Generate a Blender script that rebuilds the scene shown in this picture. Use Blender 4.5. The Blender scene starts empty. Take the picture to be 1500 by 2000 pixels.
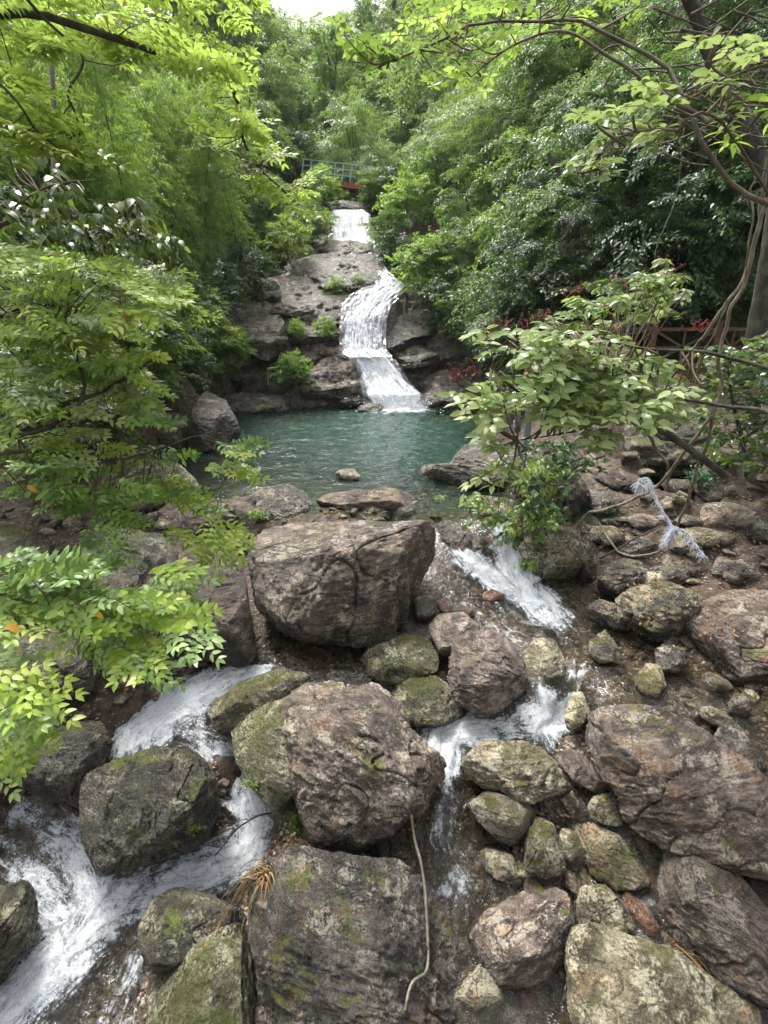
import bpy, bmesh, math, random
import numpy as np
from mathutils import Vector

# ------------------------------------------------------------------ camera, sky, sun, exposure
S = bpy.context.scene
COL = S.collection
CAMZ = 3.5
PITCH = math.radians(20)
cd = bpy.data.cameras.new('camera'); cam = bpy.data.objects.new('camera', cd); COL.objects.link(cam)
cam.location = (0, 0, CAMZ); cam.rotation_euler = (math.radians(90) - PITCH, 0, 0)
cd.sensor_fit = 'VERTICAL'; cd.sensor_height = 24; cd.lens = 12.0      # 90 degrees tall
cd.clip_start = 0.05; cd.clip_end = 3000
S.camera = cam
w = bpy.data.worlds.new('World'); S.world = w; w.use_nodes = True
wn = w.node_tree.nodes; wl = w.node_tree.links
SUN_EL, SUN_AZ = math.radians(62), math.radians(-35)
sky = wn.new('ShaderNodeTexSky'); sky.sky_type = 'NISHITA'; sky.sun_disc = False
sky.sun_elevation = SUN_EL; sky.sun_rotation = SUN_AZ; sky.dust_density = 6; sky.air_density = 1.0; sky.ozone_density = 1
hs = wn.new('ShaderNodeHueSaturation'); hs.inputs['Saturation'].default_value = 0.22; hs.inputs['Value'].default_value = 1.0
wl.new(sky.outputs[0], hs.inputs['Color']); wl.new(hs.outputs[0], wn['Background'].inputs[0])
wn['Background'].inputs[1].default_value = 0.135
sd = bpy.data.lights.new('sun', 'SUN'); sun = bpy.data.objects.new('sun', sd); COL.objects.link(sun)
sd.energy = 1.5; sd.angle = math.radians(12); sd.color = (1, 0.96, 0.9)
_s = Vector((math.sin(SUN_AZ) * math.cos(SUN_EL), math.cos(SUN_AZ) * math.cos(SUN_EL), math.sin(SUN_EL)))
sun.rotation_euler = _s.to_track_quat('Z', 'Y').to_euler()
S.view_settings.view_transform = 'Standard'; S.view_settings.look = 'None'
S.view_settings.exposure = 1.62; S.view_settings.gamma = 1
S.cycles.max_bounces = 8; S.cycles.transparent_max_bounces = 12; S.cycles.diffuse_bounces = 4

# ------------------------------------------------------------------ pixel helpers (photo is 1500 x 2000)
CO = np.array([0, 0, CAMZ], float)
FW = np.array([0, math.cos(PITCH), -math.sin(PITCH)]); UP = np.array([0, math.sin(PITCH), math.cos(PITCH)]); RT = np.array([1., 0, 0])
def ray(u, v): return FW + (u - 750) / 1000 * RT - (v - 1000) / 1000 * UP      # unit axis depth
def atz(u, v, z):
    d = ray(u, v); return CO + d * ((z - CAMZ) / d[2])
def aty(u, v, y):
    d = ray(u, v); return CO + d * (y / d[1])
def atd(u, v, t): return CO + ray(u, v) * t
def depth(p): return float((np.asarray(p) - CO) @ FW)

# ------------------------------------------------------------------ noise
def _h(ix, iy, iz, s):
    h = (ix * 374761393 + iy * 668265263 + iz * 1442695041 + s * 974634777) & 0xFFFFFFFF
    h = ((h ^ (h >> 13)) * 1274126177) & 0xFFFFFFFF
    return (h ^ (h >> 16)) / 4294967295.0
def vn(P, seed=0):
    P = np.asarray(P, float); F = np.floor(P); f = P - F; I = F.astype(np.int64); f = f * f * f * (f * (f * 6 - 15) + 10)
    r = 0
    for a in (0, 1):
        wx = f[:, 0] if a else 1 - f[:, 0]
        for b in (0, 1):
            wy = f[:, 1] if b else 1 - f[:, 1]
            for c in (0, 1):
                wz = f[:, 2] if c else 1 - f[:, 2]
                r = r + wx * wy * wz * _h(I[:, 0] + a, I[:, 1] + b, I[:, 2] + c, seed)
    return r * 2 - 1
def fbm(P, o=4, seed=0, gain=.5, ridge=False):
    a = 1; t = 0; P = np.asarray(P, float).copy(); n = 0
    for i in range(o):
        x = vn(P, seed + i * 17)
        if ridge: x = 1 - 2 * np.abs(x)
        t = t + a * x; n += a; a *= gain; P = P * 2.03 + 11.3
    return t / n

# ------------------------------------------------------------------ objects
def tag(o, label=None, cat=None, group=None, kind=None):
    if label: o['label'] = label
    if cat: o['category'] = cat
    if group: o['group'] = group
    if kind: o['kind'] = kind
    return o
def mkmesh(name, V, F, sizes=None, smooth=True, attrs=None):
    """V (n,3); F flat index array; sizes int or array of face sizes"""
    me = bpy.data.meshes.new(name); V = np.asarray(V, np.float32); F = np.asarray(F, np.int32).ravel()
    if np.isscalar(sizes): sizes = np.full(len(F) // sizes, sizes, np.int32)
    sizes = np.asarray(sizes, np.int32)
    me.vertices.add(len(V)); me.vertices.foreach_set('co', V.ravel())
    me.loops.add(len(F)); me.loops.foreach_set('vertex_index', F)
    st = np.zeros(len(sizes), np.int32); st[1:] = np.cumsum(sizes)[:-1]
    me.polygons.add(len(sizes)); me.polygons.foreach_set('loop_start', st)
    me.polygons.foreach_set('use_smooth', np.full(len(sizes), smooth, bool))
    me.update(calc_edges=True)
    for k, a in (attrs or {}).items():
        a = np.asarray(a, np.float32)
        if a.ndim == 1:
            at = me.attributes.new(k, 'FLOAT', 'POINT'); at.data.foreach_set('value', a)
        else:
            at = me.attributes.new(k, 'FLOAT_VECTOR', 'POINT'); at.data.foreach_set('vector', a.ravel())
    return me
def link(name, me, mat, parent=None, loc=None):
    o = bpy.data.objects.new(name, me); COL.objects.link(o)
    if mat is not None and len(me.materials) == 0: me.materials.append(mat)
    if parent: o.parent = parent
    if loc is not None: o.location = loc
    return o
def empty(name, loc=(0, 0, 0), rz=0):
    o = bpy.data.objects.new(name, None); COL.objects.link(o); o.location = loc; o.rotation_euler = (0, 0, rz); o.empty_display_size = .1
    return o
def copy_tree(o, parent=None):
    c = o.copy(); COL.objects.link(c)
    if parent: c.parent = parent
    for ch in o.children: copy_tree(ch, c)
    return c

class MB:
    """collects quads / tris / tubes / leaves"""
    def __init__(s): s.V = []; s.F = []; s.S = []; s.n = 0; s.R = []
    def add(s, V, F, sizes, r=0.5):
        V = np.asarray(V, float); F = np.asarray(F, np.int64).ravel()
        s.V.append(V); s.F.append(F + s.n); s.n += len(V)
        s.S.append(np.full(len(F) // sizes, sizes) if np.isscalar(sizes) else np.asarray(sizes))
        s.R.append(np.full(len(V), r) if np.isscalar(r) else np.asarray(r))
    def tube(s, P, R, k=6, r=0.5):
        P = np.asarray(P, float); n = len(P)
        R = np.interp(np.linspace(0, 1, n), np.linspace(0, 1, len(R)), R) if np.ndim(R) else np.full(n, R)
        T = np.gradient(P, axis=0); T /= np.linalg.norm(T, axis=1)[:, None] + 1e-9
        ref = np.array([.31, .17, .93]); ref = ref if abs(T[0] @ ref) < .95 else np.array([1., 0, 0])
        A = np.cross(T, ref); A /= np.linalg.norm(A, axis=1)[:, None] + 1e-9; B = np.cross(T, A)
        th = np.arange(k) * 2 * math.pi / k
        V = (P[:, None] + R[:, None, None] * (np.cos(th)[None, :, None] * A[:, None] + np.sin(th)[None, :, None] * B[:, None])).reshape(-1, 3)
        i = np.arange(n - 1)[:, None] * k; j = np.arange(k)[None]; j2 = (j + 1) % k
        F = np.stack([i + j, i + j2, i + k + j2, i + k + j], -1).reshape(-1, 4)
        s.add(V, F, 4, r)
        s.add(V[-k:], np.arange(k), k, r); s.add(V[:k], np.arange(k)[::-1], k, r)
    def box(s, c, sx, sy, sz, X=(1, 0, 0), Y=(0, 1, 0), Z=(0, 0, 1)):
        X, Y, Z = [np.asarray(a, float) for a in (X, Y, Z)]
        V = [np.asarray(c) + a * sx / 2 * X + b * sy / 2 * Y + d * sz / 2 * Z for a in (-1, 1) for b in (-1, 1) for d in (-1, 1)]
        s.add(V, [0, 1, 3, 2, 4, 6, 7, 5, 0, 4, 5, 1, 2, 3, 7, 6, 0, 2, 6, 4, 1, 5, 7, 3], 4)
    def leaves(s, O, D, N, L, W, tpl='near', r=None, rng=np.random):
        """O origins, D directions, N up hints, L lengths, W width ratio"""
        O, D, N = [np.asarray(a, float) for a in (O, D, N)]; n = len(O)
        if n == 0: return
        D = D / (np.linalg.norm(D, axis=1)[:, None] + 1e-9); Sd = np.cross(N, D); Sd /= np.linalg.norm(Sd, axis=1)[:, None] + 1e-9
        Nn = np.cross(D, Sd); L = np.broadcast_to(np.asarray(L, float), (n,)); r = rng.rand(n) if r is None else np.broadcast_to(r, (n,))
        T, F, Z = TPL[tpl]
        T = T * np.array([1, W, 1])
        V = O[:, None] + L[:, None, None] * (T[None, :, 0:1] * D[:, None] + T[None, :, 1:2] * Sd[:, None] + T[None, :, 2:3] * Nn[:, None])
        k = len(T); FF = (F[None] + (np.arange(n) * k)[:, None]).ravel()
        s.add(V.reshape(-1, 3), FF, np.tile(Z, n), np.repeat(r, k))
    def mesh(s, name, smooth=True):
        return mkmesh(name, np.concatenate(s.V), np.concatenate(s.F), np.concatenate(s.S), smooth, {'rnd': np.concatenate(s.R)})
TPL = {
 'near': (np.array([[0, 0, 0], [.32, 0, .01], [.68, 0, 0], [1, 0, -.09], [.28, .5, .05], [.64, .4, .03], [.28, -.5, .05], [.64, -.4, .03]]),
          np.array([0, 1, 4, 1, 2, 5, 4, 2, 3, 5, 0, 6, 1, 1, 6, 7, 2, 2, 7, 3]), np.array([3, 4, 3, 3, 4, 3])),
 'far': (np.array([[0, 0, 0], [.42, .5, .05], [1, 0, -.08], [.42, -.5, .05]]), np.array([0, 1, 2, 3]), np.array([4])),
}

# ------------------------------------------------------------------ materials
def newmat(name):
    m = bpy.data.materials.new(name); m.use_nodes = True; nt = m.node_tree
    return m, nt, nt.nodes['Principled BSDF'], nt.nodes['Material Output']
def nd(nt, typ, ins=None, **kw):
    n = nt.nodes.new(typ)
    for k, v in kw.items(): setattr(n, k, v)
    for k, v in (ins or {}).items():
        if isinstance(v, bpy.types.NodeSocket): nt.links.new(v, n.inputs[k])
        else: n.inputs[k].default_value = v
    return n
def c4(c): return (c[0], c[1], c[2], 1)
def ramp(nt, fac, stops, interp='LINEAR'):
    n = nt.nodes.new('ShaderNodeValToRGB'); cr = n.color_ramp; cr.interpolation = interp
    while len(cr.elements) < len(stops): cr.elements.new(.5)
    for e, (p, c) in zip(cr.elements, stops):
        e.position = p; e.color = c4(c) if not np.isscalar(c) else (c, c, c, 1)
    nt.links.new(fac, n.inputs[0]); return n.outputs[0]
def mixc(nt, f, a, b, mode='MIX'):
    n = nt.nodes.new('ShaderNodeMix'); n.data_type = 'RGBA'; n.blend_type = mode
    for i, x in ((0, f), (6, a), (7, b)):
        if isinstance(x, bpy.types.NodeSocket): nt.links.new(x, n.inputs[i])
        else: n.inputs[i].default_value = x if i == 0 else c4(x)
    return n.outputs[2]
def math_(nt, op, a, b=0, clamp=False):
    n = nt.nodes.new('ShaderNodeMath'); n.operation = op; n.use_clamp = clamp
    for i, x in ((0, a), (1, b)):
        if isinstance(x, bpy.types.NodeSocket): nt.links.new(x, n.inputs[i])
        else: n.inputs[i].default_value = x
    return n.outputs[0]
def noise(nt, vec, scale, detail=6, rough=.6, dist=0, typ='FBM'):
    return nd(nt, 'ShaderNodeTexNoise', {'Vector': vec, 'Scale': scale, 'Detail': detail, 'Roughness': rough, 'Distortion': dist}, noise_type=typ).outputs[0]

def rock_mat(name, c1, c2, c3, speck=(.42, .38, .28), sp=.5, moss=0.0, strata=(0, 0, 40), gloss=.42, mosscol=(.05, .07, .012), scale=1.0, wetf=1.0):
    m, nt, b, out = newmat(name)
    geo = nt.nodes.new('ShaderNodeNewGeometry'); tc = nt.nodes.new('ShaderNodeTexCoord'); V = geo.outputs['Position']
    oi = nt.nodes.new('ShaderNodeObjectInfo')
    rot = nd(nt, 'ShaderNodeMapping', {'Vector': V, 'Rotation': tuple(math.radians(a) for a in strata), 'Scale': (1, 1, 3.2)}).outputs[0]
    n1 = noise(nt, V, 1.7 * scale, 4, .6, .4); n2 = noise(nt, rot, 5.5 * scale, 10, .72, .6); n3 = noise(nt, V, 34 * scale, 6, .8)
    n4 = noise(nt, V, 85 * scale, 3, .7)
    col = ramp(nt, n1, [(.35, c1), (.5, c2), (.66, c3)])
    band = ramp(nt, n2, [(.34, .22), (.5, 1.0), (.64, 1.55)])
    col = mixc(nt, 1.0, col, band, 'MULTIPLY')
    # pale mineral / lichen patches broken by fine grain
    a = math_(nt, 'ADD', math_(nt, 'MULTIPLY', n2, .5), math_(nt, 'MULTIPLY', n3, .5))
    lf = noise(nt, V, 3.1 * scale, 3, .55)
    a = math_(nt, 'ADD', a, math_(nt, 'MULTIPLY', math_(nt, 'SUBTRACT', lf, .5), .55))
    lo = .60 - .1 * sp
    sm = ramp(nt, a, [(lo, 0.0), (lo + .06, 1.0)])
    col = mixc(nt, math_(nt, 'MULTIPLY', sm, .8), col, speck)
    dk = ramp(nt, n3, [(.34, .22), (.5, 1.0), (.66, 1.35)])
    col = mixc(nt, .8, col, dk, 'MULTIPLY')
    gs = ramp(nt, math_(nt, 'ADD', math_(nt, 'MULTIPLY', n4, .7), math_(nt, 'MULTIPLY', n2, .3)), [(.54, 0.0), (.60, 1.0)])
    col = mixc(nt, math_(nt, 'MULTIPLY', gs, .30 + .3 * sp), col, speck)
    oc = ramp(nt, noise(nt, V, 2.3 * scale, 6, .68, .7), [(.56, 0.0), (.66, 1.0)])
    col = mixc(nt, math_(nt, 'MULTIPLY', oc, .5), col, mixc(nt, 1.0, (1.5, .95, .55), mixc(nt, .5, col, (.16, .14, .11)), 'MULTIPLY'))
    # fine dark cracks
    vo = nd(nt, 'ShaderNodeTexVoronoi', {'Vector': mixc(nt, .06, V, nd(nt, 'ShaderNodeTexNoise', {'Vector': V, 'Scale': 4 * scale, 'Detail': 5}).outputs[1], 'ADD'), 'Scale': 2.2 * scale}, feature='DISTANCE_TO_EDGE').outputs['Distance']
    ck = ramp(nt, vo, [(0, 0.0), (.02, 1.0)])
    ckm = math_(nt, 'MULTIPLY', math_(nt, 'SUBTRACT', 1, ck), ramp(nt, lf, [(.45, 0.0), (.6, 1.0)]))
    col = mixc(nt, math_(nt, 'MULTIPLY', ckm, .8), col, (.012, .01, .008))
    if moss > 0:
        nz = nd(nt, 'ShaderNodeSeparateXYZ', {0: geo.outputs['Normal']}).outputs[2]
        mm = math_(nt, 'ADD', noise(nt, V, 2.4, 8, .7), math_(nt, 'MULTIPLY', nz, .12))
        mk = ramp(nt, mm, [(.72 - .28 * moss, 0.0), (.80 - .28 * moss, 1.0)])
        mcol = mixc(nt, n3, mosscol, (mosscol[0] * 3.2, mosscol[1] * 2.7, mosscol[2] * 2.0))
        col = mixc(nt, math_(nt, 'MULTIPLY', mk, .78), col, mcol)
    hv = nd(nt, 'ShaderNodeHueSaturation', {'Color': col, 'Value': math_(nt, 'ADD', math_(nt, 'MULTIPLY', oi.outputs['Random'], .5), .75)}).outputs[0]
    gz_ = nd(nt, 'ShaderNodeSeparateXYZ', {0: tc.outputs['Generated']}).outputs[2]
    wet = ramp(nt, math_(nt, 'ADD', gz_, math_(nt, 'MULTIPLY', math_(nt, 'SUBTRACT', noise(nt, V, 3.5, 5, .6), .5), .5)), [(.30, 1.0), (.46, 0.0)])
    wet = math_(nt, 'MULTIPLY', wet, wetf)
    wc = mixc(nt, 1.0, hv, (.36, .36, .33), 'MULTIPLY')
    nt.links.new(mixc(nt, wet, hv, wc), b.inputs['Base Color'])
    rg = ramp(nt, n3, [(.35, gloss - .14), (.7, gloss + .22)])
    nt.links.new(math_(nt, 'SUBTRACT', rg, math_(nt, 'MULTIPLY', wet, .16)), b.inputs['Roughness'])
    b.inputs['Specular IOR Level'].default_value = .6
    h = math_(nt, 'ADD', math_(nt, 'MULTIPLY', n2, 1.0), math_(nt, 'MULTIPLY', n3, .32))
    h = math_(nt, 'ADD', math_(nt, 'ADD', h, math_(nt, 'MULTIPLY', n4, .10)), math_(nt, 'MULTIPLY', ck, .08))
    bp = nd(nt, 'ShaderNodeBump', {'Height': h, 'Strength': 1.0, 'Distance': .09 / scale}).outputs[0]
    nt.links.new(bp, b.inputs['Normal'])
    return m
def leaf_mat(name, cols, trans=(.25, .42, .03), tf=.4, rough=.38, spec=.5):
    m, nt, b, out = newmat(name)
    r = nd(nt, 'ShaderNodeAttribute', attribute_name='rnd').outputs['Fac']
    oi = nt.nodes.new('ShaderNodeObjectInfo').outputs['Random']
    cols = [tuple(min(.75, x * 1.18) for x in c) for c in cols]; n = len(cols); col = ramp(nt, r, [(i / max(1, n - 1), c) for i, c in enumerate(cols)])
    val = math_(nt, 'ADD', math_(nt, 'MULTIPLY', oi, .45), .78)
    hue = math_(nt, 'ADD', math_(nt, 'MULTIPLY', oi, .03), .485)
    col = nd(nt, 'ShaderNodeHueSaturation', {'Color': col, 'Value': val, 'Hue': hue}).outputs[0]
    nt.links.new(col, b.inputs['Base Color']); b.inputs['Roughness'].default_value = rough; b.inputs['Specular IOR Level'].default_value = spec
    tcol = mixc(nt, .55, col, trans)
    t = nd(nt, 'ShaderNodeBsdfTranslucent', {'Color': tcol})
    mx = nd(nt, 'ShaderNodeMixShader', {0: tf, 1: b.outputs[0], 2: t.outputs[0]})
    nt.links.new(mx.outputs[0], out.inputs[0]); return m
def bark_mat(name, a, b_, scale=8, rough=.85):
    m, nt, b, out = newmat(name)
    V = nt.nodes.new('ShaderNodeTexCoord').outputs['Object']
    mp = nd(nt, 'ShaderNodeMapping', {'Vector': V, 'Scale': (1, 1, .3)}).outputs[0]
    n1 = noise(nt, mp, scale, 8, .7); n2 = noise(nt, V, scale * .35, 4)
    col = ramp(nt, n1, [(.35, tuple(x * .5 for x in a)), (.5, a), (.68, b_)])
    nt.links.new(mixc(nt, ramp(nt, n2, [(.52, 0.0), (.6, .6)]), col, (.09, .10, .05)), b.inputs['Base Color'])
    b.inputs['Roughness'].default_value = rough
    nt.links.new(nd(nt, 'ShaderNodeBump', {'Height': n1, 'Strength': .8, 'Distance': .02}).outputs[0], b.inputs['Normal'])
    return m
def plain(name, col, rough=.6, metal=0, nsc=20, var=.3):
    m, nt, b, out = newmat(name)
    V = nt.nodes.new('ShaderNodeTexCoord').outputs['Object']
    n1 = noise(nt, V, nsc, 6, .65)
    nt.links.new(ramp(nt, n1, [(.3, tuple(x * (1 - var) for x in col)), (.7, tuple(min(1, x * (1 + var)) for x in col))]), b.inputs['Base Color'])
    b.inputs['Roughness'].default_value = rough; b.inputs['Metallic'].default_value = metal
    return m

M = {}
M['purple'] = rock_mat('rock_purple', (.042, .031, .027), (.122, .093, .075), (.22, .172, .135), (.44, .39, .31), .7, .14, (20, 10, 30))
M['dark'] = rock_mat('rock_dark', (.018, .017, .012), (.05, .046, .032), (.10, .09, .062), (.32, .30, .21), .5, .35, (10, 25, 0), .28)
M['cream'] = rock_mat('rock_cream', (.07, .060, .038), (.19, .165, .105), (.30, .265, .175), (.56, .51, .37), .95, .3, (15, 20, 50), .32, (.05, .055, .015))
M['tan'] = rock_mat('rock_tan', (.06, .046, .03), (.15, .122, .08), (.24, .20, .135), (.50, .45, .32), .9, .48, (15, 20, 50), .24, (.04, .048, .012))
M['moss'] = rock_mat('rock_moss', (.04, .038, .022), (.12, .11, .065), (.21, .19, .12), (.48, .46, .32), .85, .58, (0, 30, 20), .26, (.030, .038, .008))
M['ledge'] = rock_mat('rock_ledge_stone', (.034, .028, .023), (.095, .077, .063), (.18, .148, .12), (.42, .36, .30), .65, .3, (5, 12, 0), .28, wetf=.5)
M['brown'] = rock_mat('rock_brown', (.040, .030, .023), (.110, .080, .060), (.18, .132, .10), (.40, .34, .26), .4, .14, (60, 10, 0), .34)
M['pink'] = rock_mat('rock_pink', (.060, .046, .038), (.165, .128, .106), (.26, .205, .165), (.50, .44, .35), .75, .12, (35, 35, 10), .36)
M['slate'] = rock_mat('rock_slate', (.028, .025, .021), (.082, .072, .060), (.16, .14, .117), (.42, .38, .31), .65, .2, (15, -20, 10), .28)
M['amber'] = rock_mat('stone_amber', (.07, .032, .018), (.16, .085, .05), (.23, .14, .09), (.4, .28, .2), .3, 0, (0, 0, 0), .28, scale=2)
M['red'] = rock_mat('stone_red', (.08, .035, .03), (.17, .085, .072), (.25, .15, .13), (.45, .35, .32), .4, 0, (0, 0, 0), .32, scale=2)

# ------------------------------------------------------------------ rocks
_ico = {}
def ico(n):
    if n not in _ico:
        bm = bmesh.new(); bmesh.ops.create_icosphere(bm, subdivisions=n, radius=1)
        V = np.array([v.co[:] for v in bm.verts]); F = np.array([[v.index for v in f.verts] for f in bm.faces]); bm.free()
        _ico[n] = (V / np.linalg.norm(V, axis=1)[:, None], F)
    return _ico[n]
TP = []          # terrain control points (x, y, z)
def rockverts(N, R2, seed, q=2.6, nplanes=9, rough=1.0):
    """unit directions -> normalised rock in (right, up, toward) with outline radius function R2(theta)"""
    rs = np.random.RandomState(seed)
    rad = np.sqrt(N[:, 0] ** 2 + N[:, 1] ** 2)
    sc = 1 / (rad ** q + np.abs(N[:, 2]) ** q) ** (1 / q)
    return N * sc[:, None]
def boulder(poly, zb=None, Y=None, mat='purple', name='boulder', label='', cat='boulder', thick=.8, k=.45, seed=None, sub=6, rough=1.0, planes=8, group=None, flat=.86, sink=.12, tp=True, grow=1.03, cut=None, q=2.6, strat=None):
    seed = seed if seed is not None else int(abs(poly[0][0] * 7 + poly[0][1] * 13)) % 9973
    rs = np.random.RandomState(seed)
    P = np.array(poly, float); P = P.mean(0) + (P - P.mean(0)) * grow; lo = P[np.argmax(P[:, 1])]
    cut = cut or ((.58, .86) if sub <= 5 else (.68, .90))
    B = atz(lo[0], lo[1], zb) if Y is None else aty(lo[0], lo[1], Y)
    if tp: TP.append((B[0], B[1], B[2] - sink))
    tC = depth(B)
    x0, y0 = P.min(0); x1, y1 = P.max(0)
    # area centroid
    x, y = P[:, 0], P[:, 1]; xs, ys = np.roll(x, -1), np.roll(y, -1); cr = x * ys - xs * y; A = cr.sum() / 2
    c = np.array([((x + xs) * cr).sum(), ((y + ys) * cr).sum()]) / (6 * A)
    ths = np.linspace(-math.pi, math.pi, 361)
    Rt = np.zeros(361)
    for i in range(len(P)):
        a = P[i] - c; b = P[(i + 1) % len(P)] - c; e = b - a
        D = np.stack([np.cos(ths), np.sin(ths)], 1); den = D[:, 0] * e[1] - D[:, 1] * e[0]
        with np.errstate(all='ignore'):
            t = (a[0] * e[1] - a[1] * e[0]) / den; s_ = (a[0] * D[:, 1] - a[1] * D[:, 0]) / den
        ok = (s_ >= -1e-6) & (s_ <= 1 + 1e-6) & (t > 0); Rt = np.where(ok, np.maximum(Rt, np.where(ok, t, 0)), Rt)
    Rt[Rt == 0] = Rt[Rt > 0].mean()
    ker = np.exp(-np.linspace(-2, 2, 15) ** 2); ker /= ker.sum()
    Rt[:-1] = np.convolve(np.concatenate([Rt[-8:-1], Rt[:-1], Rt[:7]]), ker, 'valid')[:360]; Rt[-1] = Rt[0]
    N, F = ico(sub); n = rockverts(N, None, seed, q)
    rad = np.sqrt(n[:, 0] ** 2 + n[:, 1] ** 2); th = np.arctan2(-n[:, 1], n[:, 0])
    Rr = np.interp(th, ths, Rt) * rad
    u = c[0] + Rr * np.cos(th); v = c[1] + Rr * np.sin(th)
    t = tC * (1 + k * (lo[1] - v) / 1000)
    W = CO + (FW + ((u - 750) / 1000)[:, None] * RT - ((v - 1000) / 1000)[:, None] * UP) * t[:, None]
    size = math.sqrt((x1 - x0) * (y1 - y0)) / 1000 * tC
    C = atd(c[0], c[1], tC * (1 + k * (lo[1] - c[1]) / 1000)); tow = (CO - C) / np.linalg.norm(CO - C)
    W = W + (n[:, 2] * thick * size * .5)[:, None] * tow
    L = W - C
    # flat facets
    norms = [np.array([rs.normal(0, .15), -.05 + rs.normal(0, .1), 1]), tow * np.array([1, 1, .1]) + rs.normal(0, .15, 3)]
    for i in range(planes):
        m = rs.normal(0, 1, 3); m = m if m @ tow > 0 else -m; norms.append(m + tow * .5)
    for i, m in enumerate(norms):
        m = m / np.linalg.norm(m); s_ = L @ m; h = s_.max() * (flat if i < 2 else rs.uniform(*cut))
        ex = np.maximum(s_ - h, 0); L = L - m * (ex * .9)[:, None]
    # surface relief
    rn = L / (np.linalg.norm(L, axis=1)[:, None] + 1e-9); Q = L / size
    ax = rs.normal(0, 1, 3) if strat is None else np.array([strat + rs.normal(0, .06), rs.normal(0, .12), 1.]); ax /= np.linalg.norm(ax); Qs = Q + np.outer(Q @ ax, ax) * 2.5
    dsp = .075 * fbm(Q * 2.1 + seed, 4, seed, .5) + .038 * fbm(Qs * 3.2 + seed, 5, seed + 5, .66, True)
    dsp += .016 * fbm(Qs * 14 + seed, 3, seed + 9, .6, True)
    if strat is not None:
        lay = (Q @ ax) * 4.2 + .35 * fbm(Q * 1.7, 3, seed + 3); fr = lay - np.floor(lay); dsp += .085 * (np.clip(fr * 1.5, 0, 1) - .5) + .03 * _h(np.floor(lay).astype(np.int64), 0, 0, seed)
    cr_ = np.abs(vn(Qs * 1.3 + 5 * seed + .3 * vn(Q * 5, 3)[:, None], seed + 31)); dsp -= .05 * np.exp(-(cr_ / .02) ** 2) * (sub > 4)
    L = L + rn * (dsp * size * rough)[:, None]
    me = mkmesh(name, L, F, 3)
    o = link(name, me, M[mat], None, tuple(C))
    return tag(o, label, cat, group)

# ------------------------------------------------------------------ boulders of the stream bed (outline in photo pixels, water level at its foot)
B_ = boulder
B_([(490,1110),(494,1060),(515,1028),(560,1020),(640,1018),(740,1020),(820,1022),(858,1030),(868,1060),(858,1105),(832,1140),(808,1160),(806,1200),(790,1228),(745,1247),(692,1250),(640,1237),(600,1240),(545,1225),(508,1195),(492,1150)], -1.12, mat='purple', sub=7, grow=.97, label='biggest flat-topped purple-brown boulder below the pool', thick=.85, k=.3, rough=1.0)
B_([(345,1090),(400,1056),(440,1062),(462,1095),(476,1130),(480,1180),(496,1240),(494,1285),(462,1302),(415,1288),(365,1262),(345,1210),(328,1130)], -1.2, mat='brown', sub=7, label='smooth tall reddish-brown boulder left of the biggest boulder', rough=.45, thick=.9)
B_([(554,1385),(590,1352),(650,1342),(700,1352),(742,1342),(770,1355),(790,1395),(808,1432),(835,1462),(866,1482),(864,1512),(838,1535),(826,1560),(818,1588),(792,1592),(768,1625),(700,1652),(640,1658),(604,1640),(588,1590),(568,1520),(556,1440)], -1.95, mat='purple', sub=7, label='knobbly purple-brown boulder with a nose, centre of the cascades', thick=.8, k=.45, rough=1.1, planes=4, grow=.97, cut=(.8, .94), flat=.94)
B_([(452,1432),(500,1392),(555,1372),(590,1390),(600,1480),(585,1570),(545,1590),(505,1545),(470,1492)], -1.85, mat='moss', sub=6, label='green mossy boulder leaning on the knobbly boulder', rough=.7)
B_([(405,1412),(418,1372),(470,1335),(545,1308),(600,1318),(590,1352),(545,1382),(480,1415),(425,1447)], -1.5, mat='moss', sub=6, label='low mossy rock with water sliding over it', rough=.6, k=.9)
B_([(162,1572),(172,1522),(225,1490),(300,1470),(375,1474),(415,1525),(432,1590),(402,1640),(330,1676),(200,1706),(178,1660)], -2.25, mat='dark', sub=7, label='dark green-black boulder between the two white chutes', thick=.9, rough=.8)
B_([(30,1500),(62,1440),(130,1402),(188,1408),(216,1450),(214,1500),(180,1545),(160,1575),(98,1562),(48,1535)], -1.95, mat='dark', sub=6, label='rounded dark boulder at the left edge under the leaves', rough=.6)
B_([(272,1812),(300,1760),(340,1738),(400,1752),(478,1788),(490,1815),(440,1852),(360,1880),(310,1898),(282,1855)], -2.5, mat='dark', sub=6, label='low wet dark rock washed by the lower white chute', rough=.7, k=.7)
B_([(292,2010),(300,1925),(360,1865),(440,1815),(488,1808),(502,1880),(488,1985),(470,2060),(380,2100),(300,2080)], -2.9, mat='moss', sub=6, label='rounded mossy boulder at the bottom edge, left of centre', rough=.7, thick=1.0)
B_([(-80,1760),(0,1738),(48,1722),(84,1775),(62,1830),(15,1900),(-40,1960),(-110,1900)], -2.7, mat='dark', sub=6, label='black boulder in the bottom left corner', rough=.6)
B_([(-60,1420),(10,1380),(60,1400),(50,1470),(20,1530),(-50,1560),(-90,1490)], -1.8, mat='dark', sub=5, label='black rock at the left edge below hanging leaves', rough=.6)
B_([(498,1745),(525,1695),(590,1668),(670,1680),(760,1688),(835,1738),(885,1812),(897,1870),(890,1960),(860,2080),(700,2120),(560,2080),(535,1970),(500,1850)], -2.95, mat='slate', sub=7, label='huge dark grey boulder at the bottom centre', thick=1.0, rough=.8)
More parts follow.
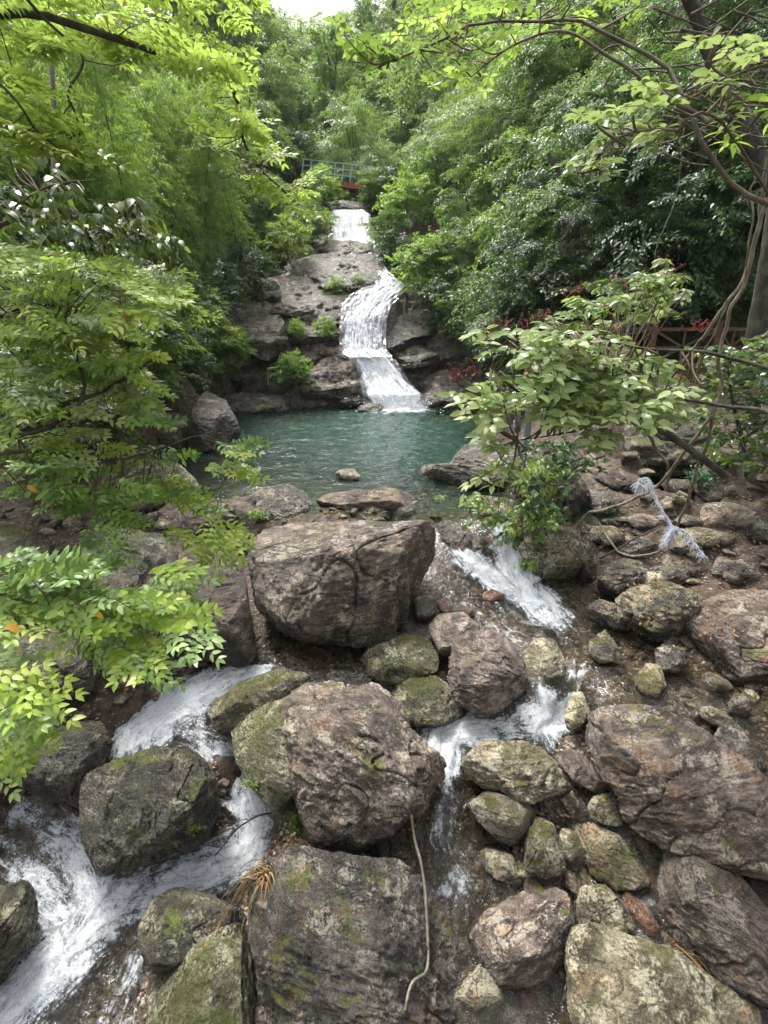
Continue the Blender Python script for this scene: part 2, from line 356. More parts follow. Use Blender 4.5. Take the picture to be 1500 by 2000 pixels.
B_([(912,1815),(930,1782),(1000,1742),(1070,1726),(1104,1750),(1118,1805),(1110,1870),(1078,1920),(1030,1948),(982,1930),(948,1880),(920,1850)], -2.65, mat='pink', sub=7, label='angular pink-grey boulder right of the huge grey one', rough=.6, planes=14, flat=.78)
B_([(890,1905),(920,1887),(960,1900),(984,1950),(962,2010),(900,2020),(886,1960)], -2.8, mat='cream', sub=6, label='small pale round rock at the bottom beside the grass tuft', rough=.8)
B_([(1118,1875),(1130,1822),(1165,1812),(1230,1835),(1310,1862),(1400,1918),(1470,1968),(1500,2060),(1400,2120),(1170,2100),(1135,1990)], -2.9, mat='cream', sub=7, label='large cream boulder with a mossy shoulder at the bottom right', thick=.9, rough=.7)
B_([(1276,1692),(1300,1655),(1370,1672),(1432,1712),(1500,1800),(1600,1940),(1590,2000),(1480,1950),(1400,1895),(1320,1822),(1288,1760)], -2.5, mat='pink', sub=7, label='long pinkish slab sloping down the right edge', thick=.6, rough=.7)
B_([(1128,1432),(1160,1395),(1220,1382),(1300,1398),(1380,1440),(1460,1500),(1560,1580),(1600,1690),(1480,1700),(1380,1680),(1290,1645),(1225,1600),(1212,1552),(1152,1490)], -2.0, mat='purple', sub=7, label='massive rounded purple boulder on the right side', thick=.8, k=.5, rough=.6)
B_([(902,1492),(925,1462),(962,1446),(1030,1456),(1070,1482),(1095,1520),(1124,1548),(1090,1564),(1020,1556),(945,1540),(920,1520)], -1.85, mat='cream', sub=6, label='yellowish-cream slab in the middle of the rapids', rough=1.2, k=.7)
B_([(913,1572),(950,1550),(1020,1560),(1052,1592),(1030,1622),(1014,1652),(978,1642),(938,1606)], -2.05, mat='cream', sub=6, label='wedge-shaped cream stone with rusty right end', rough=.6, k=.7)
B_([(876,1285),(888,1250),(910,1234),(958,1234),(1000,1255),(1022,1295),(1026,1340),(1020,1382),(990,1406),(935,1396),(895,1365),(880,1325)], -1.62, mat='pink', sub=7, label='round pinkish boulder right of the central rapids', rough=.7)
B_([(838,1225),(858,1200),(905,1198),(935,1222),(935,1262),(890,1290),(858,1275)], -1.3, mat='purple', sub=6, label='smooth purple rock behind the round pinkish boulder', rough=.4)
B_([(704,1288),(725,1262),(780,1242),(830,1244),(850,1275),(846,1310),(800,1330),(748,1334),(712,1312)], -1.35, mat='moss', sub=6, label='pale mossy lump under the biggest boulder', rough=1.0, k=.7)
B_([(768,1335),(800,1316),(850,1322),(885,1352),(918,1395),(880,1412),(830,1422),(795,1412),(775,1380)], -1.6, mat='moss', sub=6, label='flat mossy slab above the central rapids', rough=.7, k=.8)
B_([(1024,1275),(1045,1250),(1080,1250),(1104,1290),(1100,1325),(1072,1342),(1036,1334)], -1.35, mat='cream', sub=6, label='wet pale rock just right of the round pinkish boulder', rough=.8, k=.7)
B_([(850,1028),(880,1020),(918,1034),(948,1056),(956,1084),(922,1100),(880,1090),(858,1066)], -.75, mat='slate', sub=6, label='layered grey rock at the lip of the small fall', rough=1.2)
B_([(1018,1070),(1050,1030),(1090,1018),(1122,1030),(1140,1062),(1132,1118),(1085,1146),(1045,1132)], -.95, mat='moss', sub=6, label='squarish mossy boulder right of the small fall', rough=1.0)
B_([(1104,1015),(1140,998),(1175,1010),(1180,1045),(1150,1062),(1112,1050)], -.6, mat='slate', sub=5, label='grey rock wedged behind the squarish mossy boulder')
B_([(1118,1050),(1150,1045),(1172,1080),(1165,1125),(1135,1140),(1115,1110)], -.9, mat='dark', sub=5, label='dark narrow rock beside the squarish mossy boulder')
B_([(1160,1148),(1185,1112),(1225,1093),(1268,1108),(1262,1145),(1215,1170),(1180,1168)], -.95, mat='slate', sub=6, label='grey slanting rock on the right bank by the water')
B_([(1212,1172),(1250,1148),(1310,1140),(1352,1165),(1386,1205),(1350,1236),(1285,1247),(1236,1226)], -.98, mat='cream', sub=6, label='lumpy yellowish rock heap at the edge of the shallow water', rough=1.6)
B_([(1240,1145),(1262,1118),(1292,1118),(1305,1145),(1285,1165),(1250,1165)], -.85, mat='cream', sub=5, label='small yellow-green stone on top of the rock heap', tp=False)
B_([(1148,1188),(1172,1172),(1215,1184),(1246,1215),(1240,1240),(1196,1232),(1152,1212)], -1.08, mat='slate', sub=6, label='flat grey slab lying at the shallow water edge', k=1.0, rough=.8)
B_([(1152,1252),(1180,1232),(1206,1265),(1210,1296),(1176,1302),(1155,1290)], -1.12, mat='cream', sub=5, label='triangular pale stone standing in the shallow water', k=.8)
B_([(1346,1232),(1372,1190),(1420,1165),(1490,1155),(1580,1180),(1600,1330),(1500,1335),(1420,1318),(1350,1298)], -1.1, mat='purple', sub=7, label='purple rock ledge sloping into shallow water at right', k=.9, rough=.9, thick=.6)
B_([(1278,1270),(1300,1256),(1335,1262),(1345,1295),(1325,1315),(1288,1308)], -1.12, mat='slate', sub=5, label='small grey stone left of the purple ledge')
B_([(1290,1256),(1305,1244),(1330,1246),(1326,1260),(1304,1262)], -1.05, mat='cream', sub=4, label='small pale stone above the small grey stone', tp=False)
B_([(1366,1322),(1385,1312),(1420,1330),(1436,1348),(1400,1350),(1372,1340)], -1.14, mat='cream', sub=4, label='flat yellowish stone in the shallow water at right', k=1)
B_([(1240,1325),(1262,1296),(1290,1300),(1300,1340),(1275,1368),(1245,1360)], -1.2, mat='tan', sub=5, label='green submerged stone in the shallow brown water', k=1, sink=.3)
B_([(1396,1438),(1410,1418),(1440,1415),(1480,1470),(1500,1502),(1480,1520),(1430,1478)], -1.5, mat='slate', sub=5, label='greenish tilted slab behind the massive purple boulder', rough=.5)
B_([(1360,1382),(1390,1380),(1440,1412),(1440,1432),(1405,1420),(1372,1402)], -1.3, mat='cream', sub=5, label='thin cream slab leaning behind the massive boulder', rough=.8)
B_([(1420,1375),(1438,1352),(1460,1360),(1465,1395),(1445,1410),(1425,1400)], -1.25, mat='slate', sub=5, label='upright dark stone in the shallows near the right edge')
B_([(1090,1485),(1108,1462),(1135,1470),(1170,1508),(1190,1545),(1170,1552),(1120,1525)], -1.95, mat='purple', sub=5, label='narrow purple rock wedged against the massive boulder', rough=.7)
B_([(1150,1575),(1165,1550),(1195,1552),(1215,1580),(1215,1612),(1180,1610),(1155,1598)], -2.05, mat='tan', sub=5, label='mossy pale stone at the foot of the massive boulder')
B_([(1104,1400),(1118,1350),(1140,1352),(1150,1390),(1130,1432),(1108,1425)], -1.45, mat='cream', sub=5, label='wet upright pale rock where the right stream turns', k=.8)
B_([(1145,1395),(1185,1378),(1230,1385),(1200,1420),(1160,1440),(1135,1430)], -1.5, mat='slate', sub=5, label='grey stone tucked under the top of the massive boulder', tp=False)
B_([(1022,1650),(1050,1600),(1080,1612),(1096,1670),(1104,1702),(1060,1716),(1025,1695)], -2.2, mat='tan', sub=6, label='upright mossy stone in the lower right trickle', rough=.9)
B_([(1086,1640),(1100,1620),(1126,1628),(1142,1665),(1138,1700),(1115,1702),(1094,1678)], -2.2, mat='cream', sub=5, label='oval cream stone in the lower right trickle', rough=.6)
B_([(1116,1618),(1150,1608),(1210,1632),(1255,1690),(1264,1725),(1200,1732),(1150,1700),(1128,1660)], -2.25, mat='tan', sub=6, label='wet green-streaked rock below the massive boulder', rough=1.0, k=.8)
B_([(936,1668),(965,1650),(1000,1672),(1030,1712),(1025,1735),(985,1730),(950,1700)], -2.25, mat='cream', sub=5, label='wet oval rock under the wedge-shaped stone', rough=.6, k=.9)
B_([(1116,1758),(1135,1735),(1180,1732),(1225,1775),(1240,1822),(1190,1835),(1140,1812),(1120,1790)], -2.5, mat='cream', sub=6, label='pale green rock above the large cream boulder', rough=.8)
B_([(1208,1755),(1225,1738),(1260,1770),(1290,1815),(1280,1832),(1245,1820)], -2.45, mat='amber', sub=5, label='rusty red-brown stone beside the long pinkish slab', rough=.6)
B_([(1265,1700),(1275,1690),(1286,1730),(1290,1765),(1274,1762),(1264,1735)], -2.35, mat='amber', sub=4, label='thin red-brown shard against the long pinkish slab')
B_([(640,1672),(650,1656),(676,1655),(680,1675),(662,1692)], -2.0, mat='red', sub=4, label='small red stone under the knobbly boulder', tp=False)
B_([(1380,1850),(1420,1780),(1460,1790),(1520,1870),(1500,1900),(1440,1900)], -2.6, mat='brown', sub=5, label='brown rock in the gap behind the long slab', tp=False)
B_([(1440,1700),(1480,1690),(1560,1740),(1560,1820),(1500,1800)], -2.3, mat='amber', sub=5, label='rusty rock at the right edge under the massive boulder')
# small coloured stones between the biggest boulder and the right stream
B_([(808,1172),(830,1156),(850,1170),(856,1190),(835,1212),(814,1208)], -1.05, mat='pink', sub=5, label='pink stone leaning on the biggest boulder', rough=.6)
B_([(852,1178),(868,1166),(882,1184),(880,1198),(862,1200)], -1.05, mat='red', sub=5, label='brick-red stone in the pebble patch', rough=.4)
B_([(896,1195),(908,1185),(926,1190),(926,1206),(908,1210)], -1.05, mat='amber', sub=5, label='amber stone at the edge of the right stream', rough=.3)
B_([(912,1158),(926,1146),(940,1156),(936,1166),(918,1166)], -1.0, mat='amber', sub=4, label='rounded amber stone in the right stream, nearer the small fall', rough=.3, tp=False)
B_([(942,1160),(960,1150),(985,1160),(984,1174),(962,1176),(946,1170)], -1.0, mat='amber', sub=4, label='longer amber rock washed by the right stream', rough=.4)
# stones along the near rim of the pool
B_([(462,1010),(475,982),(510,958),(560,948),(598,955),(610,980),(600,1005),(540,1030),(490,1036)], -.35, mat='slate', sub=6, label='broad pale-topped rock on the near rim of the pool', k=.9)
B_([(340,1012),(360,985),(400,975),(440,982),(465,1010),(462,1042),(400,1055),(352,1042)], -.5, mat='brown', sub=6, label='dark rounded rock on the rim, left of the pale-topped one', rough=.5)
B_([(608,990),(640,966),(690,958),(760,955),(800,966),(808,990),(790,1010),(700,1010),(630,1008)], -.2, mat='brown', sub=6, label='long brown ridge rock damming the pool', k=.9)
B_([(758,1010),(768,992),(800,988),(812,1006),(806,1024),(776,1028)], -.3, mat='slate', sub=5, label='small smooth grey rock on the end of the dam', rough=.4)
B_([(652,930),(664,918),(690,916),(704,930),(690,942),(664,944)], -.05, mat='cream', sub=5, label='small pale rock breaking the pool surface', tp=False, k=.9)
B_([(676,1010),(690,998),(706,1004),(712,1016),(698,1024),(680,1022)], -.3, mat='red', sub=4, label='pink rounded stone on the dam', tp=False)
B_([(580,1000),(592,988),(608,992),(606,1004),(590,1008)], -.3, mat='cream', sub=4, label='small white stone on the dam', tp=False)
B_([(440,1065),(470,1040),(500,1035),(500,1060),(478,1078),(455,1080)], -.7, mat='cream', sub=5, label='pale stone at the top of the gap between two big boulders')
B_([(798,920),(820,908),(860,905),(880,915),(905,875),(935,860),(975,862),(1008,880),(1014,925),(1000,955),(940,958),(880,945),(830,938)], -.05, mat='slate', sub=7, label='broad grey rock slab jutting into the pool from the right', k=1.1, rough=1.0, thick=.6)
B_([(1000,905),(1050,880),(1110,900),(1150,960),(1120,1010),(1050,1015),(1005,960)], -.1, mat='dark', sub=6, label='dark bank rock under the drooping green shrub', k=.8)
B_([(880,985),(930,970),(1000,975),(1030,1000),(1010,1035),(940,1040),(895,1015)], -.35, mat='moss', sub=5, label='shallow brown rock under the pool outlet', k=1.1, sink=.2)
# left bank
B_([(280,850),(300,820),(335,808),(372,820),(388,850),(360,872),(310,876)], 0, mat='moss', sub=5, label='grey rock at the left shore of the pool')
B_([(180,940),(260,900),(340,905),(390,950),(370,1000),(300,1010),(200,1000)], -.2, mat='moss', sub=6, label='pale rock shelf on the left bank behind the leaves', k=1)
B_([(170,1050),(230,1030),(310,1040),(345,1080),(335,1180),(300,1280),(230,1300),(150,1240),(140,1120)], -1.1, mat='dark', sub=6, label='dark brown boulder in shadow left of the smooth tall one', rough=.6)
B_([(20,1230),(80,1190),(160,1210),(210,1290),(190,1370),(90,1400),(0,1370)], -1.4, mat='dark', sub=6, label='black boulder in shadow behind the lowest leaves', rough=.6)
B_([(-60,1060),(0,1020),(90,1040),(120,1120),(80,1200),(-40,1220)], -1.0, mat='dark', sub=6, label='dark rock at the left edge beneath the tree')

B_([(372,850),(384,800),(404,768),(440,792),(462,845),(440,872),(390,876)], .02, mat='slate', sub=6, label='dark grey rock standing at the left corner of the pool', grow=1.1)
# ------------------------------------------------------------------ rock walls beside the waterfall
def C_(poly, Y, mat, label, **k): return boulder(poly, None, Y, mat, 'rock_ledge', label, **{**dict(cat='rock ledge', sub=6, k=1.5, thick=.9, rough=1.15, sink=1.6, grow=1.22, planes=4, q=3.6, strat=-.18, cut=(.78, .93)), **k})
C_([(600,745),(608,724),(640,712),(672,700),(708,712),(716,738),(716,784),(680,776),(640,768),(606,766)], 23.3, 'pink', 'layered pink ledge left of the foot of the waterfall', k=.8)
C_([(520,690),(552,652),(590,645),(618,652),(630,682),(616,712),(594,722),(560,716),(530,708)], 24.5, 'ledge', 'flat brown block above the layered pink ledge')
C_([(408,625),(420,598),(460,585),(505,602),(534,632),(536,672),(515,690),(470,676),(425,655)], 23.5, 'ledge', 'rounded brown outcrop left of the ferns', thick=1.1)
C_([(478,580),(520,560),(560,552),(600,541),(655,553),(674,580),(668,615),(655,655),(612,640),(550,615),(500,605)], 26, 'ledge', 'long brown wall left of the middle fall', thick=1.1, flat=.9)
C_([(575,530),(610,512),(655,508),(727,515),(748,536),(742,562),(700,578),(665,572),(610,555)], 28.3, 'slate', 'dark overhanging ledge above the middle fall')
C_([(632,492),(648,474),(680,474),(718,480),(722,494),(690,500)], 32.5, 'ledge', 'pair of rounded rocks under the upper fall', cat='rock ledge')
C_([(590,520),(620,502),(680,496),(726,496),(742,512),(730,526),(660,528)], 31, 'ledge', 'flat slab stepping down from the upper fall')
C_([(560,500),(600,470),(640,460),(650,480),(630,510),(585,525)], 32.5, 'moss', 'mossy rock left of the upper fall')
C_([(600,440),(625,412),(645,415),(648,450),(640,475),(605,470)], 35.5, 'moss', 'mossy rock at the left lip of the upper fall')
C_([(612,410),(640,398),(700,400),(735,405),(740,416),(690,418),(630,420)], 38.5, 'dark', 'dark rock behind the lip of the upper fall', k=1)
C_([(745,630),(748,590),(775,556),(818,570),(844,620),(836,665),(812,692),(765,692),(748,672)], 24.8, 'slate', 'smooth wet dark rock right of the middle fall', rough=.7, thick=1.1)
C_([(745,698),(775,688),(830,690),(868,702),(830,735),(818,770),(785,752),(760,720)], 23.6, 'slate', 'brown-grey ledge right of the lowest fall')
C_([(808,748),(850,706),(905,712),(940,745),(940,790),(900,800),(850,796),(822,782)], 22.8, 'ledge', 'brown rock at the pool edge right of the waterfall')
C_([(825,612),(868,600),(920,620),(960,670),(950,715),(880,712),(838,688)], 25, 'ledge', 'tall brown wall under the right bank bushes', thick=1.2)
C_([(920,745),(950,710),(1000,720),(1040,770),(1020,810),(950,812)], 21.5, 'dark', 'dark rock at the far right corner of the pool')
C_([(408,806),(430,775),(470,756),(510,758),(540,780),(548,796),(520,808),(460,812)], 22, 'slate', 'low pale grooved rock on the far left shore', k=1.6, rough=.8)
C_([(374,745),(395,728),(420,738),(430,765),(422,795),(400,806),(380,785)], 21.5, 'ledge', 'red-brown rock on the far left shore beside the grooved one')
C_([(545,800),(545,760),(580,745),(605,765),(640,775),(700,786),(700,798),(600,806)], 23.8, 'dark', 'dark waterline rock below the ferns', k=.8)
C_([(704,802),(716,790),(736,788),(748,800),(740,808),(716,808)], 22.1, 'slate', 'small wet rock at the foot of the waterfall', sub=5, k=.8, tp=False)
C_([(1240,850),(1280,820),(1340,830),(1380,870),(1370,915),(1290,920),(1245,900)], 11.2, 'dark', 'mossy dark boulder on the right bank behind the roots', k=.8)
C_([(530,560),(480,540),(470,570),(500,600),(540,590)][::-1], 27, 'dark', 'dark rock under the bamboo', k=1)

C_([(612,690),(616,660),(650,645),(672,665),(677,702),(645,708)], 24.6, 'pink', 'pinkish block between the fern clump and the lowest fall', grow=1.1)
C_([(560,640),(600,600),(650,625),(668,650),(640,672),(590,670)], 25.4, 'ledge', 'brown rock step behind the fern clump')
C_([(440,700),(470,680),(520,700),(560,730),(540,770),(470,755)], 23.0, 'dark', 'dark rock behind the low pale grooved rock')
C_([(530,600),(560,580),(600,600),(590,640),(545,640)], 26.4, 'slate', 'grey rock on the left of the long brown wall')
C_([(690,575),(715,560),(742,566),(735,590),(700,600)], 28.6, 'dark', 'black wet rock under the overhanging ledge')
C_([(760,690),(800,675),(850,690),(845,712),(790,716)], 24.2, 'ledge', 'thin brown ledge under the smooth wet dark rock', grow=1.1)
C_([(850,560),(900,545),(950,590),(930,640),(870,625)], 27, 'dark', 'dark rock half hidden by bushes above the tall brown wall')

# right bank slabs (scree slope between the water and the path)
rs = np.random.RandomState(5)
def slab(u, v, y, w_, h_, mat, label, **k):
    n = 9; a = np.linspace(0, 2 * math.pi, n, endpoint=False) + rs.uniform(-.2, .2, n); r = rs.uniform(.8, 1.15, n)
    return boulder([(u + w_ / 2 * math.cos(t) * q, v + h_ / 2 * math.sin(t) * q) for t, q in zip(a, r)], None, y, mat, 'flat_rock', label, **{**dict(cat='flat rock', sub=5, k=1.1, thick=.7, rough=1.1), **k})
slab(1215, 930, 10.3, 120, 50, 'brown', 'brown slab under the dark thick root')
slab(1390, 960, 9.7, 110, 46, 'slate', 'grey slab between the dense shrub and the scree')
slab(1480, 1030, 8.7, 120, 60, 'slate', 'large grey slab at the right edge of the scree')
slab(1370, 1050, 8.6, 120, 40, 'cream', 'pale slab just below the tip of the frayed rope')
slab(1260, 1020, 9.1, 70, 34, 'pink', 'pinkish slab left of the frayed rope')
slab(1130, 1090, 8.6, 70, 40, 'slate', 'grey slab touching the dark narrow rock')
slab(1400, 1185, 7.5, 90, 34, 'cream', 'pale flat slab on top of the purple ledge', tp=False)
slab(1300, 1125, 8.0, 110, 34, 'slate', 'grey flat slab above the lumpy rock heap')
slab(1345, 1020, 9.0, 60, 30, 'slate', 'small grey slab behind the middle of the frayed rope')
slab(1180, 985, 9.6, 110, 60, 'slate', 'grey slab below the drooping shrub on the right bank')
slab(1250, 1070, 8.6, 120, 50, 'slate', 'slate slab crossed by the dead stick')
slab(1340, 1090, 8.2, 200, 90, 'brown', 'broad brown slab under the looped vine')
slab(1440, 1120, 7.8, 160, 70, 'purple', 'purple slab at the right edge of the bank')
slab(1420, 1010, 8.8, 130, 60, 'pink', 'pinkish slab high on the scree at right')
slab(1310, 1010, 9.2, 100, 50, 'brown', 'brown slab behind the frayed rope')
slab(1470, 950, 9.6, 120, 60, 'brown', 'brown slab under the dense shrub at the right edge')
slab(1180, 1045, 8.8, 80, 36, 'cream', 'small cream slab between root and water')
slab(1330, 955, 10.0, 90, 40, 'dark', 'dark slab under the arching root')

# ------------------------------------------------------------------ waterfall cross sections (left px, right px, v, distance)
FALLS = [
 [(648,716,411,37.2),(645,720,420,36.4),(643,723,445,35.7),(646,728,468,35.0),(655,733,480,34.3)],
 [(690,733,476,34.4),(712,742,490,33.4),(727,750,508,31.8),(735,757,528,30.2),(745,775,546,29.0)],
 [(742,782,543,29.2),(728,794,557,28.4),(690,784,573,27.8),(672,764,594,27.3),(667,752,622,26.6),(665,750,660,25.9),(668,752,684,25.4),(684,764,698,24.9)],
 [(682,762,694,25.0),(699,778,716,24.4),(707,795,745,23.9),(712,820,772,23.4),(714,836,800,22.9)],
]
FALLS = [[(a, b, v, y - dy * (1 if v < 780 else .6)) for a, b, v, y in sec] for sec, dy in zip(FALLS, (.3, .35, 1.15, .7))]
def zprof(u, v, y): return aty(u, v, y)

# ------------------------------------------------------------------ terrain and water control points
WP = []                                    # water surface
def wpt(u, v, z, dep=.25, tp=True):
    p = atz(u, v, z); WP.append(tuple(p))
    if tp: TP.append((p[0], p[1], z - dep))
for a in [(930,1005,-.03,.15),(975,1028,-.06,.12),(985,1055,-.26,.08),(995,1080,-.49,.08),(1000,1108,-.69,.12),(960,1112,-.72,.15),(1040,1110,-.7,.15),(1000,1150,-.9),(1080,1200,-1.0),(1140,1250,-1.08,.2),(1130,1300,-1.12,.15),(1060,1345,-1.25,.1),
          (1050,1395,-1.55,.15),(1110,1400,-1.6,.2),(980,1420,-1.68),(900,1430,-1.72),(860,1500,-1.82),(890,1560,-1.95,.2),(850,1640,-2.1,.3),(900,1700,-2.2,.2),(860,1760,-2.3),(930,1600,-2.08,.15),
          (1250,1320,-1.16,.12),(1450,1400,-1.2,.12),(1200,1360,-1.2,.15),(1350,1360,-1.18,.12),(1060,1600,-2.15,.1),(1150,1650,-2.25,.1),
          (1000,1740,-2.35,.1),(600,1285,-1.18,.15),(680,1300,-1.2,.15),(740,1330,-1.3,.12),(540,1290,-1.2,.12),(860,1290,-1.38,.1),(480,1310,-1.28,.1),(400,1345,-1.55,.2),(320,1390,-1.75,.3),(250,1450,-1.88,.3),(330,1460,-1.9),
          (430,1470,-1.98,.2),(470,1560,-2.15,.2),(500,1640,-2.35,.3),(380,1700,-2.45,.3),(200,1750,-2.55,.3),(140,1660,-2.45,.3),(60,1560,-2.1,.2),(100,1600,-2.3,.2),(240,1830,-2.7,.15),(420,1770,-2.55,.1),
          (100,1850,-2.75,.3),(30,1980,-2.95,.3),(220,1950,-2.9,.15),(-60,1700,-2.55,.2)]:
    wpt(*a)
for u, v, z in [(1200,1060,-1.3),(1300,1110,-1.5),(1420,1170,-1.5),(1500,1200,-1.5),(1180,1000,-1.2),(-60,1300,-2.6),(60,1330,-2.6),(150,1300,-2.3)]: wpt(u, v, z, 0, False)
# pool bed
for p in [(-4,19,-1.0),(0,19,-2.0),(3,19,-1.2),(-3,15,-.8),(0,15,-1.3),(3,15,-.9),(-2,12.2,-.35),(0,12,-.5),(2,12,-.35),(-6,16,-.3),(-5,21.3,-.4),(0,22.3,-1.6),(4,21.5,-.8),(-5,13,-.25),(-1.5,11.2,-.15),(.8,11,-.15)]: TP.append(p)
# pool shore
for u, v, z in [(400,800,.05),(330,850,.05),(280,880,.1),(250,930,.15),(330,975,.15),(430,975,.0),(545,805,.1),(600,798,.15),(860,800,.2),(930,800,.2),(960,850,.15),(1010,870,.3),(560,1000,-.12),(700,1010,-.1),(830,1010,-.15),(880,1035,-.3),(620,1020,-.5)]:
    TP.append(tuple(atz(u, v, z)))
for u in list(range(260, 825, 45)): TP.append(tuple(atz(u, 972, .06))); TP.append(tuple(atz(u, 996, .03)))
# under and around the falls
for sec in FALLS:
    for (a, b, v, y) in sec:
        p = aty((a + b) / 2, v, y); TP.append((p[0], p[1] + .15, p[2] - .3)); 
for u, v, y in [(560,610,25.5),(600,560,27.5),(620,700,24),(660,530,30),(500,690,23.5),(450,640,24.5),(430,700,22.8),(560,700,23.8),(480,740,22.6),(620,470,34),(600,440,36),
                (760,500,32),(800,540,29),(780,450,35),(850,600,26.5),(850,680,24.3),(900,700,23),(960,700,22),(1000,740,20),
                (420,560,26),(350,580,22),(300,640,18),(250,700,15),(350,720,19),(370,780,19.5),
                # right bank scree and path
                (1100,960,10.5),(1180,960,10.2),(1260,960,9.8),(1340,960,9.8),(1420,960,9.6),(1500,960,9.4),(1150,1080,8.7),(1250,1110,8.1),(1350,1150,7.6),(1450,1160,7.4),(1500,1060,8.3),(1300,1030,9.0),
                (1250,880,11),(1400,880,10.6),(1500,900,10),(1150,900,11.5),(1050,860,12.5),(1020,885,12.2),(1100,800,13),
                (1150,730,14),(1250,725,14),(1350,722,14),(1450,722,14),(1550,725,14),(1300,690,15.3),(1450,690,15.3),(1150,690,15.6),(1000,700,19),
                (1300,500,19),(1450,500,18),(1150,560,20),(1600,850,10)]:
    p = aty(u, v, y); TP.append((p[0], p[1] + (2.2 if (u < 980 and y > 21) else 0), p[2]))
# left bank near the camera and both valley sides, the far valley and the hill behind
TP += [(-3.9,6.8,-.9),(-4.6,5.5,-1.2),(-5.0,4.4,-1.3),(-5.2,3.4,-1.6),(-5.0,2.4,-2.0),(-6.5,7.5,-.4),(-7,5,-.6),(-8,10,.5),(-9,14,1.5),(-12,10,4),(-13,16,6),(-14,20,8),(-18,14,11),(-25,20,20),(-11,24,5),(-10,30,8),(-14,30,12),(-20,32,19),
       (-9,38,11),(-14,42,17),(-7,45,13),(-25,45,28),(-12,55,22),(-20,60,30),(-14,75,29),(-22,90,38),(-34,70,42),(-3,62,18),(-5,80,28),(-12,100,38),(-3,100,46),(4,45,13),(3,36,10.5),(6,33,11),(8,28,9),(12,32,17),(10,42,19),(18,40,28),(6,55,20),
       (8,75,36),(14,60,34),(24,60,45),(10,100,54),(30,100,66),(12,24,9),(14,19,8.5),(20,20,15),(25,30,26),(35,40,40),(10,16,4.3),(9,13,2.4),(8,9.5,.7),(9,7,.5),(14,8,5),(8,5,-.2),(6.5,4.5,-1.0),(6,3,-1.7),(12,4,3),(20,10,11),
       (3.5,2.6,-2.6),(2.2,1.8,-2.9),(0,1.6,-3.2),(-2,1.6,-3.4),(-3.8,1.8,-3.0),(0,-4,-3.6),(-8,-4,-2),(8,-4,-2),(-20,-6,8),(20,-6,8),(-40,0,30),(45,0,30),(-60,60,60),(70,60,70),(0,150,70),(-70,150,80),(80,150,90),(-2,42,11.0),(-1.5,50,12.5)]
def rbf(pts, reg=.0):
    P = np.array(pts, float); X = P[:, :2]; z = P[:, 2]; n = len(P)
    D = np.sqrt(((X[:, None] - X[None]) ** 2).sum(-1) + .01)
    A = np.zeros((n + 3, n + 3)); A[:n, :n] = D - reg * np.eye(n); A[:n, n] = 1; A[:n, n + 1:] = X; A[n, :n] = 1; A[n + 1:, :n] = X.T
    c = np.linalg.solve(A, np.concatenate([z, [0, 0, 0]]))
    def f(x, y):
        x = np.ravel(x); y = np.ravel(y); out = np.zeros(len(x))
        for i in range(0, len(x), 40000):
            a = x[i:i + 40000]; b = y[i:i + 40000]
            d = np.sqrt((a[:, None] - X[None, :, 0]) ** 2 + (b[:, None] - X[None, :, 1]) ** 2 + .01)
            out[i:i + 40000] = d @ c[:n] + c[n] + c[n + 1] * a + c[n + 2] * b
        return out
    return f
Tf = rbf(TP, .05); Wf = rbf(WP, .02)
def height(x, y):
    x = np.ravel(np.asarray(x, float)); y = np.ravel(np.asarray(y, float)); z = Tf(x, y)
    P = np.stack([x, y, z * .5], 1); amp = np.clip((y + 2) / 25, .35, 1.6)
    wl_ = np.clip((y - 20) / 3, 0, 1) * np.clip((9 - np.abs(x)) / 2, 0, 1)
    z = z - wl_ * (.35 * np.abs(vn(P * np.array([.9, 1.3, 2.2]), 77)) + .2 * np.abs(vn(P * 2.4, 78)))
    return z + amp * (.16 * fbm(P * .9, 4, 3) + .12 * fbm(P * 2.3, 5, 8, .6, True)) - .04
def ground_z(x, y): return float(height([x], [y])[0])
def axis(a, b, f0, f1, fine, grow):
    xs = list(np.arange(f0, f1, fine)); s = fine
    while xs[-1] < b: s *= grow; xs.append(xs[-1] + s)
    s = fine; pre = [f0]
    while pre[-1] > a: s *= grow; pre.append(pre[-1] - s)
    return np.array(pre[:0:-1] + xs)
gx = axis(-160, 160, -6.5, 8, .055, 1.06)
gy = []
y_ = 1.2
while y_ < 260: gy.append(y_); y_ += max(.035, y_ * .0062) if y_ < 45 else y_ * .03
gy = np.array([-60, -30, -15, -8, -4, -2, -1, 0, .6] + gy)
X, Y = np.meshgrid(gx, gy); Z = height(X, Y)
nx, ny = len(gx), len(gy); i = np.arange(ny - 1)[:, None] * nx; j = np.arange(nx - 1)[None]
F = np.stack([i + j, i + j + 1, i + nx + j + 1, i + nx + j], -1).reshape(-1, 4)

